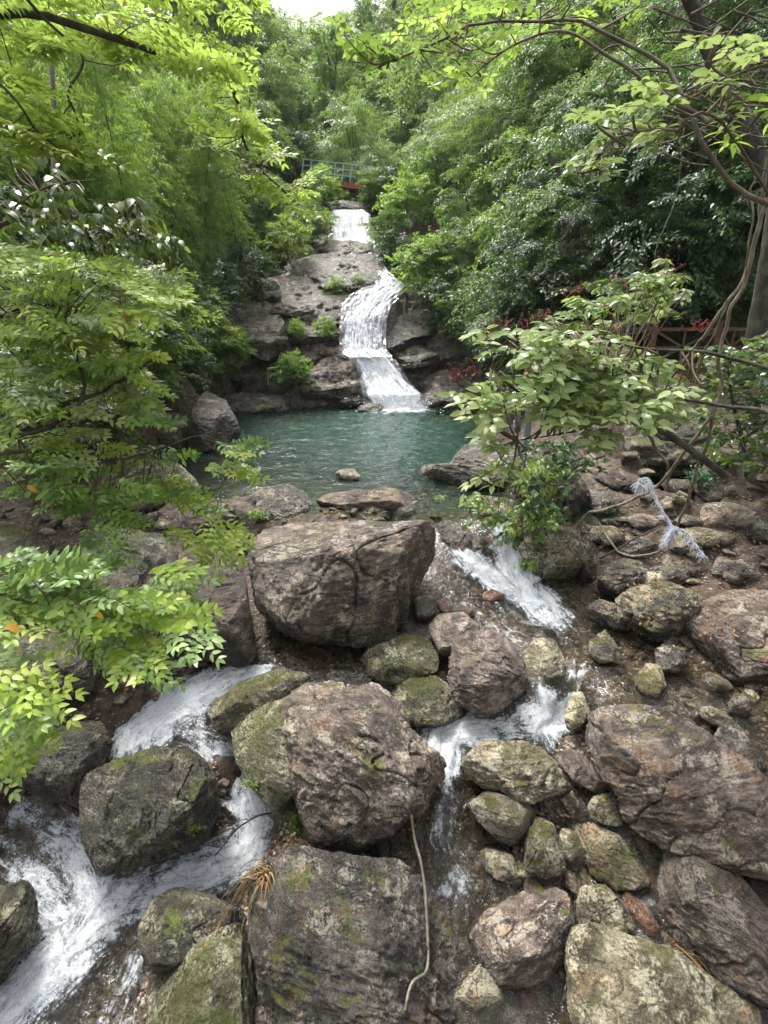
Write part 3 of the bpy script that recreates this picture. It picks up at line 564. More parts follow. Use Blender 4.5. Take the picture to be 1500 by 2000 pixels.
def ground_mat():
    m, nt, b, out = newmat('ground_earth')
    geo = nt.nodes.new('ShaderNodeNewGeometry'); V = geo.outputs['Position']
    n1 = noise(nt, V, .9, 5, .6, .5); n2 = noise(nt, V, 7, 9, .72); n3 = noise(nt, V, 40, 5, .7)
    soil = ramp(nt, n2, [(.32, (.008, .006, .004)), (.48, (.034, .024, .016)), (.6, (.080, .056, .038)), (.72, (.21, .165, .115))])
    rock = ramp(nt, n2, [(.3, (.018, .015, .012)), (.5, (.075, .062, .047)), (.7, (.26, .22, .16))])
    col = mixc(nt, ramp(nt, n1, [(.42, 0.0), (.6, 1.0)]), soil, rock)
    vo = nd(nt, 'ShaderNodeTexVoronoi', {'Vector': V, 'Scale': 9, 'Randomness': 1.0})
    peb = mixc(nt, .55, col, mixc(nt, nd(nt, 'ShaderNodeSeparateColor', {0: vo.outputs['Color']}).outputs[0], (.035, .024, .016), (.27, .20, .145)))
    col = mixc(nt, .6, col, peb)
    rk = nd(nt, 'ShaderNodeAttribute', attribute_name='rocky').outputs['Fac']
    wall = ramp(nt, math_(nt, 'ADD', math_(nt, 'MULTIPLY', n2, .7), math_(nt, 'MULTIPLY', n3, .3)), [(.36, (.016, .014, .011)), (.48, (.07, .056, .044)), (.58, (.15, .12, .095)), (.68, (.36, .31, .25))])
    col = mixc(nt, rk, col, wall)
    green = mixc(nt, n2, (.008, .018, .004), (.05, .09, .015))
    g = nd(nt, 'ShaderNodeAttribute', attribute_name='green').outputs['Fac']
    gm = ramp(nt, math_(nt, 'ADD', math_(nt, 'MULTIPLY', math_(nt, 'SUBTRACT', n1, .5), 1.2), g), [(.4, 0.0), (.6, 1.0)])
    col = mixc(nt, math_(nt, 'MULTIPLY', gm, .85), col, green)
    nt.links.new(col, b.inputs['Base Color']); b.inputs['Roughness'].default_value = .6; b.inputs['Specular IOR Level'].default_value = .3
    h = math_(nt, 'ADD', n2, math_(nt, 'MULTIPLY', n3, .3)); h = math_(nt, 'SUBTRACT', h, math_(nt, 'MULTIPLY', vo.outputs['Distance'], .5))
    nt.links.new(nd(nt, 'ShaderNodeBump', {'Height': h, 'Strength': 1.0, 'Distance': .06}).outputs[0], b.inputs['Normal'])
    return m
Xr, Yr = X.ravel(), Y.ravel()
gr = np.clip((np.abs(Xr + .5) - 6.5) / 2, 0, 1) * .6 + np.clip((Yr - 24) / 3, 0, 1) * np.clip((np.abs(Xr + .5) - 2.5) / 2, 0, 1) * .8
gr -= ((Xr > 3) & (Yr < 12.5)) * .5
ground = tag(link('ground', mkmesh('ground', np.stack([Xr, Yr, Z], 1), F, 4, True, {'green': gr, 'rocky': np.clip((Yr - 19) / 3, 0, 1) * np.clip((9 - np.abs(Xr)) / 2, 0, 1)}), ground_mat()), kind='structure')

# ------------------------------------------------------------------ water
def foam_nodes(nt, V, f, sc=(1, 1, 1), base=.0):
    pass
def water_mat(name, tint, body, foamy=True, bodyf=0.0, bump=.05, wave=3.0, pool=False):
    m, nt, b, out = newmat(name)
    geo = nt.nodes.new('ShaderNodeNewGeometry'); V = geo.outputs['Position']
    fl = nd(nt, 'ShaderNodeAttribute', attribute_name='flow').outputs['Vector']
    fo = nd(nt, 'ShaderNodeAttribute', attribute_name='foam').outputs['Fac']
    dp = nd(nt, 'ShaderNodeAttribute', attribute_name='deep').outputs['Fac']
    if pool:
        mp = nd(nt, 'ShaderNodeMapping', {'Vector': V, 'Scale': (1, 1.8, 1)}).outputs[0]
        h = math_(nt, 'ADD', noise(nt, mp, wave, 4, .6, .3), math_(nt, 'MULTIPLY', noise(nt, V, wave * .3, 2, .5), .5))
    else:
        mp = nd(nt, 'ShaderNodeMapping', {'Vector': fl, 'Scale': (1.0, 2.6, 1)}).outputs[0]
        h = noise(nt, V, wave * 1.6, 6, .62, 1.0)
    bp = nd(nt, 'ShaderNodeBump', {'Height': h, 'Strength': 1.0, 'Distance': bump}).outputs[0]
    gl = nd(nt, 'ShaderNodeBsdfGlossy', {'Color': (1, 1, 1, 1), 'Roughness': .06, 'Normal': bp})
    tr = nd(nt, 'ShaderNodeBsdfTransparent', {'Color': c4(tint)})
    df = nd(nt, 'ShaderNodeBsdfDiffuse', {'Color': c4(body)})
    under = nd(nt, 'ShaderNodeMixShader', {0: math_(nt, 'MULTIPLY', dp, bodyf, True), 1: tr.outputs[0], 2: df.outputs[0]})
    fr = nd(nt, 'ShaderNodeFresnel', {'IOR': 1.33, 'Normal': bp}).outputs[0]
    wat = nd(nt, 'ShaderNodeMixShader', {0: math_(nt, 'MULTIPLY', fr, .9 if pool else 1.15, True), 1: under.outputs[0], 2: gl.outputs[0]})
    # froth: white with grey-blue shading put into its colour, broken along the flow
    fp = nd(nt, 'ShaderNodeMapping', {'Vector': fl, 'Scale': (1.0, 3.2, 1)}).outputs[0]
    fn = math_(nt, 'ADD', math_(nt, 'MULTIPLY', noise(nt, fp, 3.2, 8, .72, 1.1), .62), math_(nt, 'MULTIPLY', noise(nt, V, 30, 5, .8, .9), .42))
    fm = math_(nt, 'ADD', math_(nt, 'ADD', fn, math_(nt, 'MULTIPLY', math_(nt, 'SUBTRACT', noise(nt, V, 3.3, 4, .65, .8), .5), .55)), math_(nt, 'MULTIPLY', math_(nt, 'SUBTRACT', fo, .6), .50))
    fa = ramp(nt, fm, [(.47, 0.0), (.53, .35), (.60, .85), (.70, 1.0)])
    fa = math_(nt, 'MULTIPLY', fa, ramp(nt, fo, [(.02, 0.0), (.2, 1.0)]))
    fcol = ramp(nt, math_(nt, 'ADD', math_(nt, 'MULTIPLY', fn, .72), math_(nt, 'MULTIPLY', fm, .28)), [(.42, (.20, .25, .30)), (.50, (.50, .56, .62)), (.60, (.86, .89, .92))])
    hf = nd(nt, 'ShaderNodeBump', {'Height': fn, 'Strength': 1.0, 'Distance': .11}).outputs[0]
    fw = nt.nodes.new('ShaderNodeBsdfPrincipled'); nt.links.new(fcol, fw.inputs['Base Color']); fw.inputs['Roughness'].default_value = .6; nt.links.new(hf, fw.inputs['Normal'])
    mx = nd(nt, 'ShaderNodeMixShader', {0: fa, 1: wat.outputs[0], 2: fw.outputs[0]})
    nt.links.new(mx.outputs[0], out.inputs[0]); return m

def flowfield(x, y, lines):
    """lines: list of polylines [(u,v,z,width,foam)...] -> (flow coords, foam)"""
    n = len(x); best = np.full(n, 1e9); s = np.zeros(n); t = np.zeros(n); foam = np.zeros(n)
    for li, ln in enumerate(lines):
        P = np.array([atz(a[0], a[1], a[2])[:2] for a in ln]); Wd = np.array([a[3] for a in ln]); Fo = np.array([a[4] for a in ln]); cum = 0
        for k in range(len(P) - 1):
            a, b = P[k], P[k + 1]; e = b - a; L = np.linalg.norm(e); e = e / L
            q = (x - a[0]) * e[0] + (y - a[1]) * e[1]; qc = np.clip(q, 0, L); f = qc / L
            d = np.hypot(x - a[0] - qc * e[0], y - a[1] - qc * e[1]); side = -(x - a[0]) * e[1] + (y - a[1]) * e[0]
            wdt = Wd[k] * (1 - f) + Wd[k + 1] * f; nd_ = d / wdt
            m = nd_ < best; best = np.where(m, nd_, best); s = np.where(m, cum + q + li * 7.3, s); t = np.where(m, side, t)
            fo = (Fo[k] * (1 - f) + Fo[k + 1] * f) * np.clip(1.25 - nd_, 0, 1) ** .7
            foam = np.maximum(foam, fo); cum += L
    return np.stack([s, t, np.zeros(n)], 1), foam
LINES = [
 [(930,1000,-.03,.3,.1),(975,1028,-.06,.25,.3),(988,1058,-.28,.34,.9),(1000,1108,-.69,.42,1.05),(1030,1160,-.9,.52,1.0),(1070,1200,-1.0,.52,.85),(1115,1240,-1.08,.36,.5),(1140,1280,-1.1,.25,.3),(1130,1320,-1.15,.25,.6),(1120,1350,-1.2,.2,.3)],
 [(905,1108,-.75,.28,.95),(950,1125,-.78,.34,1.0),(1010,1160,-.92,.36,.85)],
 [(930,1180,-1.0,.2,.25),(1000,1230,-1.05,.25,.4),(1060,1235,-1.05,.3,.45)],
 [(1050,1345,-1.25,.15,.3),(1060,1375,-1.4,.22,.7),(1070,1405,-1.6,.32,1.05),(1010,1420,-1.66,.26,.7),(930,1425,-1.7,.28,1.0),(870,1440,-1.73,.36,1.1),(862,1500,-1.82,.30,.95),(868,1560,-1.95,.30,.55),(860,1640,-2.1,.34,.48),(890,1710,-2.2,.34,.55),(870,1780,-2.3,.25,.5)],
 [(1120,1360,-1.35,.14,.6),(1112,1400,-1.6,.22,1.0),(1060,1425,-1.66,.26,.8),(1090,1470,-1.75,.2,.4)],
 [(860,1310,-1.4,.2,.3),(830,1290,-1.38,.2,.35)],
 [(640,1300,-1.2,.25,.0),(560,1305,-1.2,.2,.3),(510,1312,-1.25,.14,1.0),(450,1330,-1.4,.26,1.0),(390,1350,-1.55,.42,1.1),(320,1390,-1.75,.52,1.1),(270,1430,-1.85,.5,1.0),(250,1480,-1.9,.36,.6)],
 [(740,1330,-1.3,.2,.2),(640,1320,-1.25,.25,.42),(560,1340,-1.35,.25,.45),(470,1400,-1.5,.12,.3)],
 [(380,1440,-1.85,.25,.6),(435,1470,-1.98,.24,.8),(465,1540,-2.1,.26,.85),(500,1610,-2.25,.32,1.0),(480,1670,-2.4,.36,1.0),(400,1705,-2.45,.36,.95),(300,1740,-2.5,.36,.8),(210,1770,-2.56,.38,.9),(140,1840,-2.72,.42,1.0),(50,1930,-2.88,.46,1.05),(-30,2020,-3.0,.5,1.05)],
 [(20,1560,-2.05,.24,.9),(70,1600,-2.25,.3,.6),(130,1650,-2.42,.34,.85),(170,1700,-2.5,.36,.95),(190,1760,-2.56,.38,.95),(130,1850,-2.74,.4,.95)],
 [(330,1790,-2.6,.3,.65),(270,1860,-2.75,.34,.5),(230,1950,-2.9,.4,.5),(200,2040,-3.0,.45,.45)],
 [(-40,1650,-2.5,.35,.5),(60,1720,-2.55,.35,.7),(120,1780,-2.62,.3,.8)],
 [(930,1600,-2.08,.2,.3),(1000,1560,-2.1,.12,.35),(1100,1560,-2.1,.15,.5),(1170,1620,-2.2,.15,.4)],
 [(1000,1740,-2.3,.2,.3),(960,1690,-2.25,.25,.35),(900,1660,-2.15,.3,.35)],
]
wx = np.arange(-6.5, 6.5, .028); wy = np.arange(1.3, 9.6, .028)
X, Y = np.meshgrid(wx, wy); x, y = X.ravel(), Y.ravel(); z = Wf(x, y); z = np.minimum(z, -.06)
FL, FO = flowfield(x, y, LINES)
P = np.stack([FL[:, 0] * 1.6, FL[:, 1] * 5, z * 0], 1); Q = np.stack([x, y, z], 1)
z = z + .012 * fbm(Q * 4, 3, 4) + FO * (.07 * fbm(P, 4, 6, .55, True) + .045 * fbm(Q * 9, 4, 12, .6) + .03)
nx, ny = len(wx), len(wy); i = np.arange(ny - 1)[:, None] * nx; j = np.arange(nx - 1)[None]
F = np.stack([i + j, i + j + 1, i + nx + j + 1, i + nx + j], -1).reshape(-1, 4)
# keep only water inside the channels: drop what lies well under the ground, and everything off to the sides
gz = height(x, y); keep = (z > gz - .12) & (x > -5.4 + 0 * y) & (x < 5.6)
F = F[keep[F].all(1)]
rs = np.random.RandomState(21); cand = np.where((FO > .55) & keep)[0]; cand = cand[rs.choice(len(cand), 5200, p=FO[cand] ** 3 / (FO[cand] ** 3).sum())]; dv, df_ = ico(1)
o_ = np.stack([x[cand], y[cand], z[cand]], 1) + rs.normal(0, .015, (len(cand), 3)) + np.outer(np.abs(rs.normal(0, .035, len(cand))), [0, 0, 1]); rr = rs.uniform(.002, .007, len(cand))
DV = (o_[:, None] + dv[None] * rr[:, None, None]).reshape(-1, 3); DF = (df_[None] + (np.arange(len(cand)) * len(dv))[:, None, None]).reshape(-1, 3) + len(x)
x = np.concatenate([x, DV[:, 0]]); y = np.concatenate([y, DV[:, 1]]); z = np.concatenate([z, DV[:, 2]]); FL = np.concatenate([FL, np.zeros((len(DV), 3))]); FO = np.concatenate([FO, np.full(len(DV), 2.)]); gz = np.concatenate([gz, DV[:, 2]])
F = np.concatenate([F.ravel(), DF.ravel()]); FSZ = np.concatenate([np.full((len(F) - DF.size) // 4, 4), np.full(len(DF), 3)])
tag(link('water_stream', mkmesh('water_stream', np.stack([x, y, z], 1), F, FSZ, True, {'flow': FL, 'foam': FO, 'deep': np.clip((z - gz) / .6, 0, 1)}),
         water_mat('stream_water', (.80, .76, .66), (.06, .05, .03), bodyf=.22, bump=.03, wave=4.0)), kind='structure')
# pool
px = np.arange(-11, 8, .09); py = np.arange(9.6, 24.2, .09)
X, Y = np.meshgrid(px, py); x, y = X.ravel(), Y.ravel(); gz = height(x, y)
r = np.hypot((x - .6) / 1.9, (y - 22.6) / 1.15); FO = np.clip(1.35 - r, 0, 1) * 1.0
Q = np.stack([x, y, y * 0], 1); amp = .018 + .075 * np.exp(-np.hypot(x - .5, y - 21) / 5)
z = amp * fbm(Q * np.array([2.2, 3.6, 1]), 4, 5, .6) + FO * (.10 + .12 * fbm(Q * 5, 4, 7, .6))
nx, ny = len(px), len(py); i = np.arange(ny - 1)[:, None] * nx; j = np.arange(nx - 1)[None]
F = np.stack([i + j, i + j + 1, i + nx + j + 1, i + nx + j], -1).reshape(-1, 4)
F = F[((z > gz - .25)[F]).all(1)]
tag(link('water_pool', mkmesh('water_pool', np.stack([x, y, z], 1), F, 4, True, {'flow': np.stack([x * .8, y * .5, y * 0], 1), 'foam': FO, 'deep': np.clip((-gz) / 1.5, 0, 1) ** .8}),
         water_mat('pool_water', (.55, .70, .52), (.012, .044, .031), bodyf=.93, bump=.065, wave=3.8, pool=True)), kind='structure')
# falling water, draped in front of the rock as two uneven sheets
def fall_mat():
    m, nt, b, out = newmat('falling_water')
    fl = nd(nt, 'ShaderNodeAttribute', attribute_name='flow').outputs['Vector']; fo = nd(nt, 'ShaderNodeAttribute', attribute_name='foam').outputs['Fac']
    V = nt.nodes.new('ShaderNodeNewGeometry').outputs['Position']
    mp = nd(nt, 'ShaderNodeMapping', {'Vector': fl, 'Scale': (.55, 4.4, 1)}).outputs[0]
    n1 = noise(nt, mp, 2.3, 9, .8, 1.0); n2 = noise(nt, V, 11, 6, .75, 1.0)
    f = math_(nt, 'ADD', math_(nt, 'MULTIPLY', n1, .6), math_(nt, 'MULTIPLY', n2, .4)); g = math_(nt, 'ADD', f, math_(nt, 'MULTIPLY', math_(nt, 'SUBTRACT', fo, .5), .4))
    al = ramp(nt, g, [(.45, 0.0), (.53, .55), (.60, 1.0)])
    col = ramp(nt, g, [(.45, (.20, .23, .27)), (.54, (.52, .56, .62)), (.65, (.86, .89, .93))])
    nt.links.new(col, b.inputs['Base Color']); b.inputs['Roughness'].default_value = .65
    nt.links.new(nd(nt, 'ShaderNodeBump', {'Height': f, 'Strength': 1.0, 'Distance': .10}).outputs[0], b.inputs['Normal'])
    tr = nd(nt, 'ShaderNodeBsdfTransparent', {'Color': (.8, .82, .85, 1)})
    gl = nd(nt, 'ShaderNodeBsdfGlossy', {'Roughness': .15}); t2 = nd(nt, 'ShaderNodeMixShader', {0: .12, 1: tr.outputs[0], 2: gl.outputs[0]})
    mx = nd(nt, 'ShaderNodeMixShader', {0: al, 1: t2.outputs[0], 2: b.outputs[0]}); nt.links.new(mx.outputs[0], out.inputs[0]); return m
mb = MB(); FLW = []; FOA = []
for si, sec in enumerate(FALLS):
    A = np.array([aty(a, v, y) for a, b, v, y in sec]); Bv = np.array([aty(b, v, y) for a, b, v, y in sec])
    cum = np.concatenate([[0], np.cumsum(np.linalg.norm(np.diff((A + Bv) / 2, axis=0), axis=1))]); n = int(cum[-1] / .06); m_ = 60
    q = np.linspace(0, cum[-1], n); A2 = np.stack([np.interp(q, cum, A[:, k]) for k in range(3)], 1); B2 = np.stack([np.interp(q, cum, Bv[:, k]) for k in range(3)], 1)
    s = np.linspace(-.04, 1.04, m_); V = A2[:, None] * (1 - s)[None, :, None] + B2[:, None] * s[None, :, None]
    wd = np.linalg.norm(B2 - A2, axis=1)[:, None]; across = (s - .5)[None] * wd; along = np.repeat(q[:, None], m_, 1)
    fl = np.stack([along.ravel() + si * 9, across.ravel(), 0 * across.ravel()], 1)
    d = .09 * fbm(fl * np.array([.9, 1.6, 1]), 4, si + 2) + .07 * fbm(fl * np.array([2.5, 9, 1]), 5, si + 40, .7)
    d = d * .8 + .05 * fbm(fl * np.array([1.2, 3.5, 1]) + 30, 4, si + 90, .7)
    V = V.reshape(-1, 3) + np.outer(.05 + d, [0, -1, .35])
    e = np.clip(np.minimum(s, 1 - s)[None] * 7 + .25 + .9 * fbm(fl * np.array([1.3, .6, 1]) + 9, 3, si + 60).reshape(n, m_), 0, 1); foa = (e * ([.76, .66, .64, .80][si] + .15 * fbm(np.stack([along.ravel(), across.ravel() * 2, 0 * across.ravel()], 1), 3, si).reshape(n, m_))).ravel()
    i = np.arange(n - 1)[:, None] * m_; j = np.arange(m_ - 1)[None]
    mb.add(V, np.stack([i + j, i + m_ + j, i + m_ + j + 1, i + j + 1], -1).reshape(-1, 4), 4); FLW.append(fl); FOA.append(foa)
rs = np.random.RandomState(3)       # spray drops at the foot
nD = 900; c = np.stack([rs.normal(.55, .75, nD), rs.normal(22.7, .3, nD), np.abs(rs.normal(0, .28, nD)) + .03], 1)
N0, F0 = ico(1); N0 = N0[:12] if len(N0) > 12 else N0
bmv, bmf = ico(1)
for a in c: 
    mb.add(a + bmv * rs.uniform(.012, .035), bmf, 3); FLW.append(np.zeros((len(bmv), 3))); FOA.append(np.full(len(bmv), 2.0))
me = mkmesh('waterfall', np.concatenate(mb.V), np.concatenate(mb.F), np.concatenate(mb.S), True, {'flow': np.concatenate(FLW), 'foam': np.concatenate(FOA)})
tag(link('waterfall', me, fall_mat()), kind='structure')

# ------------------------------------------------------------------ picking points on the built rocks and ground
from mathutils.bvhtree import BVHTree
_V, _F, _n = [], [], 0
for o in COL.objects:
    if o.type == 'MESH' and (o.name.startswith(('boulder', 'rock_', 'flat_rock', 'ground'))):
        me = o.data; a = np.empty(len(me.vertices) * 3, np.float32); me.vertices.foreach_get('co', a); a = a.reshape(-1, 3) + np.array(o.location)
        me.calc_loop_triangles(); f = np.empty(len(me.loop_triangles) * 3, np.int32); me.loop_triangles.foreach_get('vertices', f)
        _V.append(a); _F.append(f.reshape(-1, 3) + _n); _n += len(a)
BV = BVHTree.FromPolygons(np.concatenate(_V).tolist(), np.concatenate(_F).tolist()); del _V, _F
def hit(u, v):
    d = Vector(ray(u, v)).normalized(); h = BV.ray_cast(Vector(CO), d)
    return (np.array(h[0]), np.array(h[1])) if h[0] is not None else (None, None)
def onrock(u, v, up=.02):
    p, n = hit(u, v); return p + np.array([0, -up * .5, up])
def drop(x, y):
    h = BV.ray_cast(Vector((x, y, 90)), Vector((0, 0, -1))); return h[0].z if h[0] is not None else 0.

M['lime'] = leaf_mat('leaf_lime', [(.11, .19, .025), (.21, .32, .045), (.33, .43, .075), (.46, .52, .12)], (.50, .70, .14), .48, .36)
M['green'] = leaf_mat('leaf_green', [(.045, .09, .02), (.09, .16, .03), (.16, .24, .05), (.26, .34, .09)], (.34, .50, .08), .42, .32)
M['pale'] = leaf_mat('leaf_pale', [(.13, .20, .07), (.22, .31, .12), (.31, .41, .17), (.40, .46, .20)], (.45, .58, .16), .38, .30)
M['gloss'] = leaf_mat('leaf_glossy', [(.04, .07, .03), (.07, .11, .04), (.11, .16, .06)], (.24, .36, .06), .22, .2, 1.0)
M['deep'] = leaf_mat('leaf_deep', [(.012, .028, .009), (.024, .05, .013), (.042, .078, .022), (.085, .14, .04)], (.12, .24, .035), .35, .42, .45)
M['mid'] = leaf_mat('leaf_mid', [(.05, .09, .026), (.10, .165, .045), (.165, .24, .07), (.26, .34, .12)], (.30, .48, .07), .42, .4, .5)
M['far'] = leaf_mat('leaf_far', [(.07, .12, .035), (.13, .20, .06), (.20, .29, .085), (.29, .37, .13)], (.40, .56, .13), .42, .42)
M['bam'] = leaf_mat('leaf_bamboo', [(.07, .13, .022), (.13, .22, .04), (.20, .30, .055), (.30, .40, .09)], (.46, .64, .10), .5, .4)
M['blue'] = leaf_mat('leaf_bluish', [(.04, .085, .045), (.07, .14, .075), (.11, .20, .11)], (.18, .36, .12), .38, .4)
M['orange'] = leaf_mat('leaf_orange', [(.45, .16, .02), (.55, .28, .03), (.5, .35, .04)], (.6, .3, .03), .4)
M['bark'] = bark_mat('bark_brown', (.085, .065, .045), (.20, .17, .12))
M['barkd'] = bark_mat('bark_dark', (.035, .03, .022), (.09, .08, .06))
M['liana'] = bark_mat('bark_liana', (.15, .12, .085), (.36, .31, .23), 14)
M['culm'] = bark_mat('bamboo_culm', (.13, .15, .045), (.26, .25, .09), 5)
M['wood'] = plain('fence_wood', (.12, .058, .032), .6, 0, 9, .4)
M['berry'] = plain('red_fruit', (.22, .03, .028), .5, 0, 40, .4)
M['twig'] = plain('twig', (.10, .07, .045), .8)
M['dead'] = bark_mat('dead_wood', (.20, .17, .13), (.42, .38, .31), 12)

R = np.random.RandomState
def rdir(rng, n): d = rng.normal(0, 1, (n, 3)); return d / np.linalg.norm(d, axis=1)[:, None]

# ------------------------------------------------------------------ trees of the valley sides
def crown_tree(name, seed, H, Rx, nclump, nleaf, L, Wd, lmat, bark='bark', low=.12, droop=.3, clr=.26, pointy=.0, parts=True):
    rng = R(seed); root = empty(name); mb = MB()
    nlob = 13; cs = []                       # big limbs' masses, each covered with small drooping sprays
    for i in range(nlob):
        t = low + (1 - low) * ((i + rng.rand()) / nlob); a = i * 2.4 + rng.normal(0, .5)
        prof = math.sin(math.pi * min(1, .10 + .84 * t) ** .9) ** .7 if pointy == 0 else (1.08 - t) * .9
        rr = Rx * prof * rng.uniform(.25, .78); cs.append((rr * math.cos(a), rr * math.sin(a), H * t * .9, Rx * rng.uniform(.30, .52) * (.6 + .5 * prof)))
    nspr = nclump * 4; wts = np.array([c[3] ** 2 for c in cs]); wts /= wts.sum()
    for i in range(nspr):
        x, y, z, r = cs[rng.choice(nlob, p=wts)]; d = rdir(rng, 1)[0]; d[2] = abs(d[2]) if rng.rand() < .72 else d[2]
        c = np.array([x, y, z]) + d * r * rng.uniform(.55, 1.15) * np.array([1.1, 1.1, .85]); out = c * np.array([1, 1, 0]); out /= np.linalg.norm(out) + .2
        ax = d * .5 + out * .6 + rng.normal(0, .35, 3) + np.array([0, 0, .15 - droop]); ax /= np.linalg.norm(ax); up = np.array([0, 0, .9]) + d * .5 + rng.normal(0, .25, 3)
        sd_ = np.cross(up, ax); sd_ /= np.linalg.norm(sd_); n = max(6, int(nleaf / nspr * rng.uniform(.5, 1.5))); sl = Rx * .23 * rng.uniform(.6, 1.5)
        q = rng.uniform(-.5, 1, n); w_ = rng.normal(0, .28, n) * (1.05 - np.clip(q, 0, 1))
        P = c + np.outer(q * sl, ax) + np.outer(w_ * sl, sd_) + rng.normal(0, .06, (n, 3)) * sl - np.outer(np.clip(q, 0, 1) ** 2 * sl * droop * .6, [0, 0, 1])
        D = ax * .7 + np.outer(np.sign(w_) * .7, sd_) + rdir(rng, n) * .45; D[:, 2] -= droop * .6
        base = rng.uniform(.1, .8); mb.leaves(P, D, up + rdir(rng, n) * .4, L * rng.uniform(.6, 1.25, n), Wd, 'far', np.clip(base + rng.normal(0, .13, n), 0, 1), rng)
    link('crown', mb.mesh('crown_' + name), M[lmat], root)
    tb = MB(); nb = 8; lean = rng.normal(0, .25, 2)
    P = [(lean[0] * t * H * .3 + .1 * math.sin(t * 5 + seed), lean[1] * t * H * .3, -.6 + (H * .8 + .6) * t) for t in np.linspace(0, 1, 10)]
    tb.tube(P, [H * .022, H * .012, H * .004], 7)
    for i in range(nlob):
        x, y, z, r = cs[i]; s = np.array(P[min(9, max(2, int(z / H * 8)))]); e = np.array([x, y, z]); mdp = (s + e) / 2 + np.array([0, 0, .12 * H * .3])
        tb.tube([s, (s + mdp) / 2 + rng.normal(0, .04, 3), mdp, (mdp + e) / 2 + rng.normal(0, .04, 3), e], [H * .007, H * .002], 5)
    link('trunk', tb.mesh('trunk_' + name), M[bark], root)
    return root
def bamboo(name, seed, H, lean, nb=30, lmat='bam'):
    rng = R(seed); root = empty(name); a = rng.uniform(0, 6.3)
    t = np.linspace(0, 1, 24); bx = lean * H * .45 * t ** 2.6
    P = np.stack([bx * math.cos(a), bx * math.sin(a), H * (t - .10 * lean * t ** 4)], 1); P[0, 2] -= .5
    tb = MB(); tb.tube(P, [.038, .03, .008], 7); mb = MB()
    for i in range(nb):
        q = .22 + .78 * (i + .5) / nb; p = np.array([np.interp(q, t, P[:, k]) for k in range(3)])
        for s in range(4):
            an = rng.uniform(0, 6.3); bl = (1.55 - .9 * abs(q - .5)) * rng.uniform(.6, 1.1)
            m = 7; tt = np.linspace(0, 1, m); rise = rng.uniform(.15, .6)
            br = p + np.stack([bl * tt * math.cos(an), bl * tt * math.sin(an), bl * (rise * tt - .75 * tt ** 2)], 1)
            tb.tube(br, [.006, .002], 3)
            for k in range(1, m):
                for e in range(3):
                    n = 13; o = br[k] + rng.normal(0, .05, 3); sd = rdir(rng, 1)[0] * .5 + np.array([math.cos(an), math.sin(an), -.3]) * .5
                    ss = np.linspace(0, .34, n); O = o + ss[:, None] * sd + rng.normal(0, .015, (n, 3))
                    D = sd * .8 + rdir(rng, n) * .55; D[:, 2] -= .55
                    Nn = np.array([0, 0, 1]) + rdir(rng, n) * .5
                    mb.leaves(O, D, Nn, rng.uniform(.09, .17, n), .15, 'far', np.clip(rng.normal(.45 + .3 * (q - .5), .2, n), 0, 1), rng)
    link('culm', tb.mesh('culm_' + name), M['culm'], root); link('foliage', mb.mesh('foliage_' + name), M[lmat], root)
    return root
_used = set()
def place(proto, x, y, z=None, s=1., rz=0, label=None, cat=None, group=None, sz=1., rx=0):
    o = proto if proto.name not in _used else copy_tree(proto); _used.add(proto.name)
    o.location = (x, y, ground_z(x, y) - .15 if z is None else z); o.rotation_euler = (rx, 0, rz); o.scale = (s, s, s * sz)
    return tag(o, label, cat, group)
def proj(p):
    q = np.asarray(p, float) - CO; t = q @ FW; return 750 + 1000 * q[0] / t, 1000 - 1000 * (q @ UP) / t, t

far_p = [crown_tree('broadleaf_tree', 11 + k, 7.5, 3.0, 80, 20000, .20, .52, 'far', clr=.27) for k in range(3)]
far_p.append(crown_tree('conifer_tree', 21, 9.0, 2.2, 80, 18000, .20, .28, 'mid', pointy=1, droop=.1, clr=.22))
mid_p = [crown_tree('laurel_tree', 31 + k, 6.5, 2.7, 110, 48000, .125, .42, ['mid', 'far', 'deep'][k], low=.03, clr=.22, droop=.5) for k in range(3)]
bam_p = [bamboo('bamboo', 41 + k, 9 + k, [.7, 1.0, .4][k]) for k in range(3)]
shr_p = [crown_tree('bush', 51 + k, 1.7, 1.15, 46, 9000, .10, .42, ['mid', 'deep', 'bam'][k], low=.0, clr=.3) for k in range(3)]
UL = [(-900, 560), (45, 560), (200, 600), (330, 618), (400, 628), (415, 642), (460, 622), (500, 575), (540, 500), (575, 455), (610, 410), (700, 385), (800, 385), (900, 260), (1100, 200)]
UR = [(-900, 560), (45, 560), (200, 640), (330, 708), (400, 712), (415, 718), (480, 738), (510, 760), (545, 800), (600, 860), (640, 900), (680, 950), (800, 1010), (900, 1150), (1100, 1300)]
def clear(x, y, z, H, Rx, soft=12):
    for f in (.05, .25, .5, .75, .95):
        for sx in (-1, 1):
            wdt = Rx * (.9 if .2 < f < .8 else .6)
            u, v, t = proj((x + sx * wdt, y, z + H * f))
            if t < 1: return False
            if v < 330 and y > 43: continue
            a = np.interp(v, [p[0] for p in UL], [p[1] for p in UL]); b = np.interp(v, [p[0] for p in UR], [p[1] for p in UR])
            if a + soft < u < b - soft: return False
    u0 = proj((x, y, z + H * .5)); v = u0[1]
    return True
rng = R(77); cnt = {}
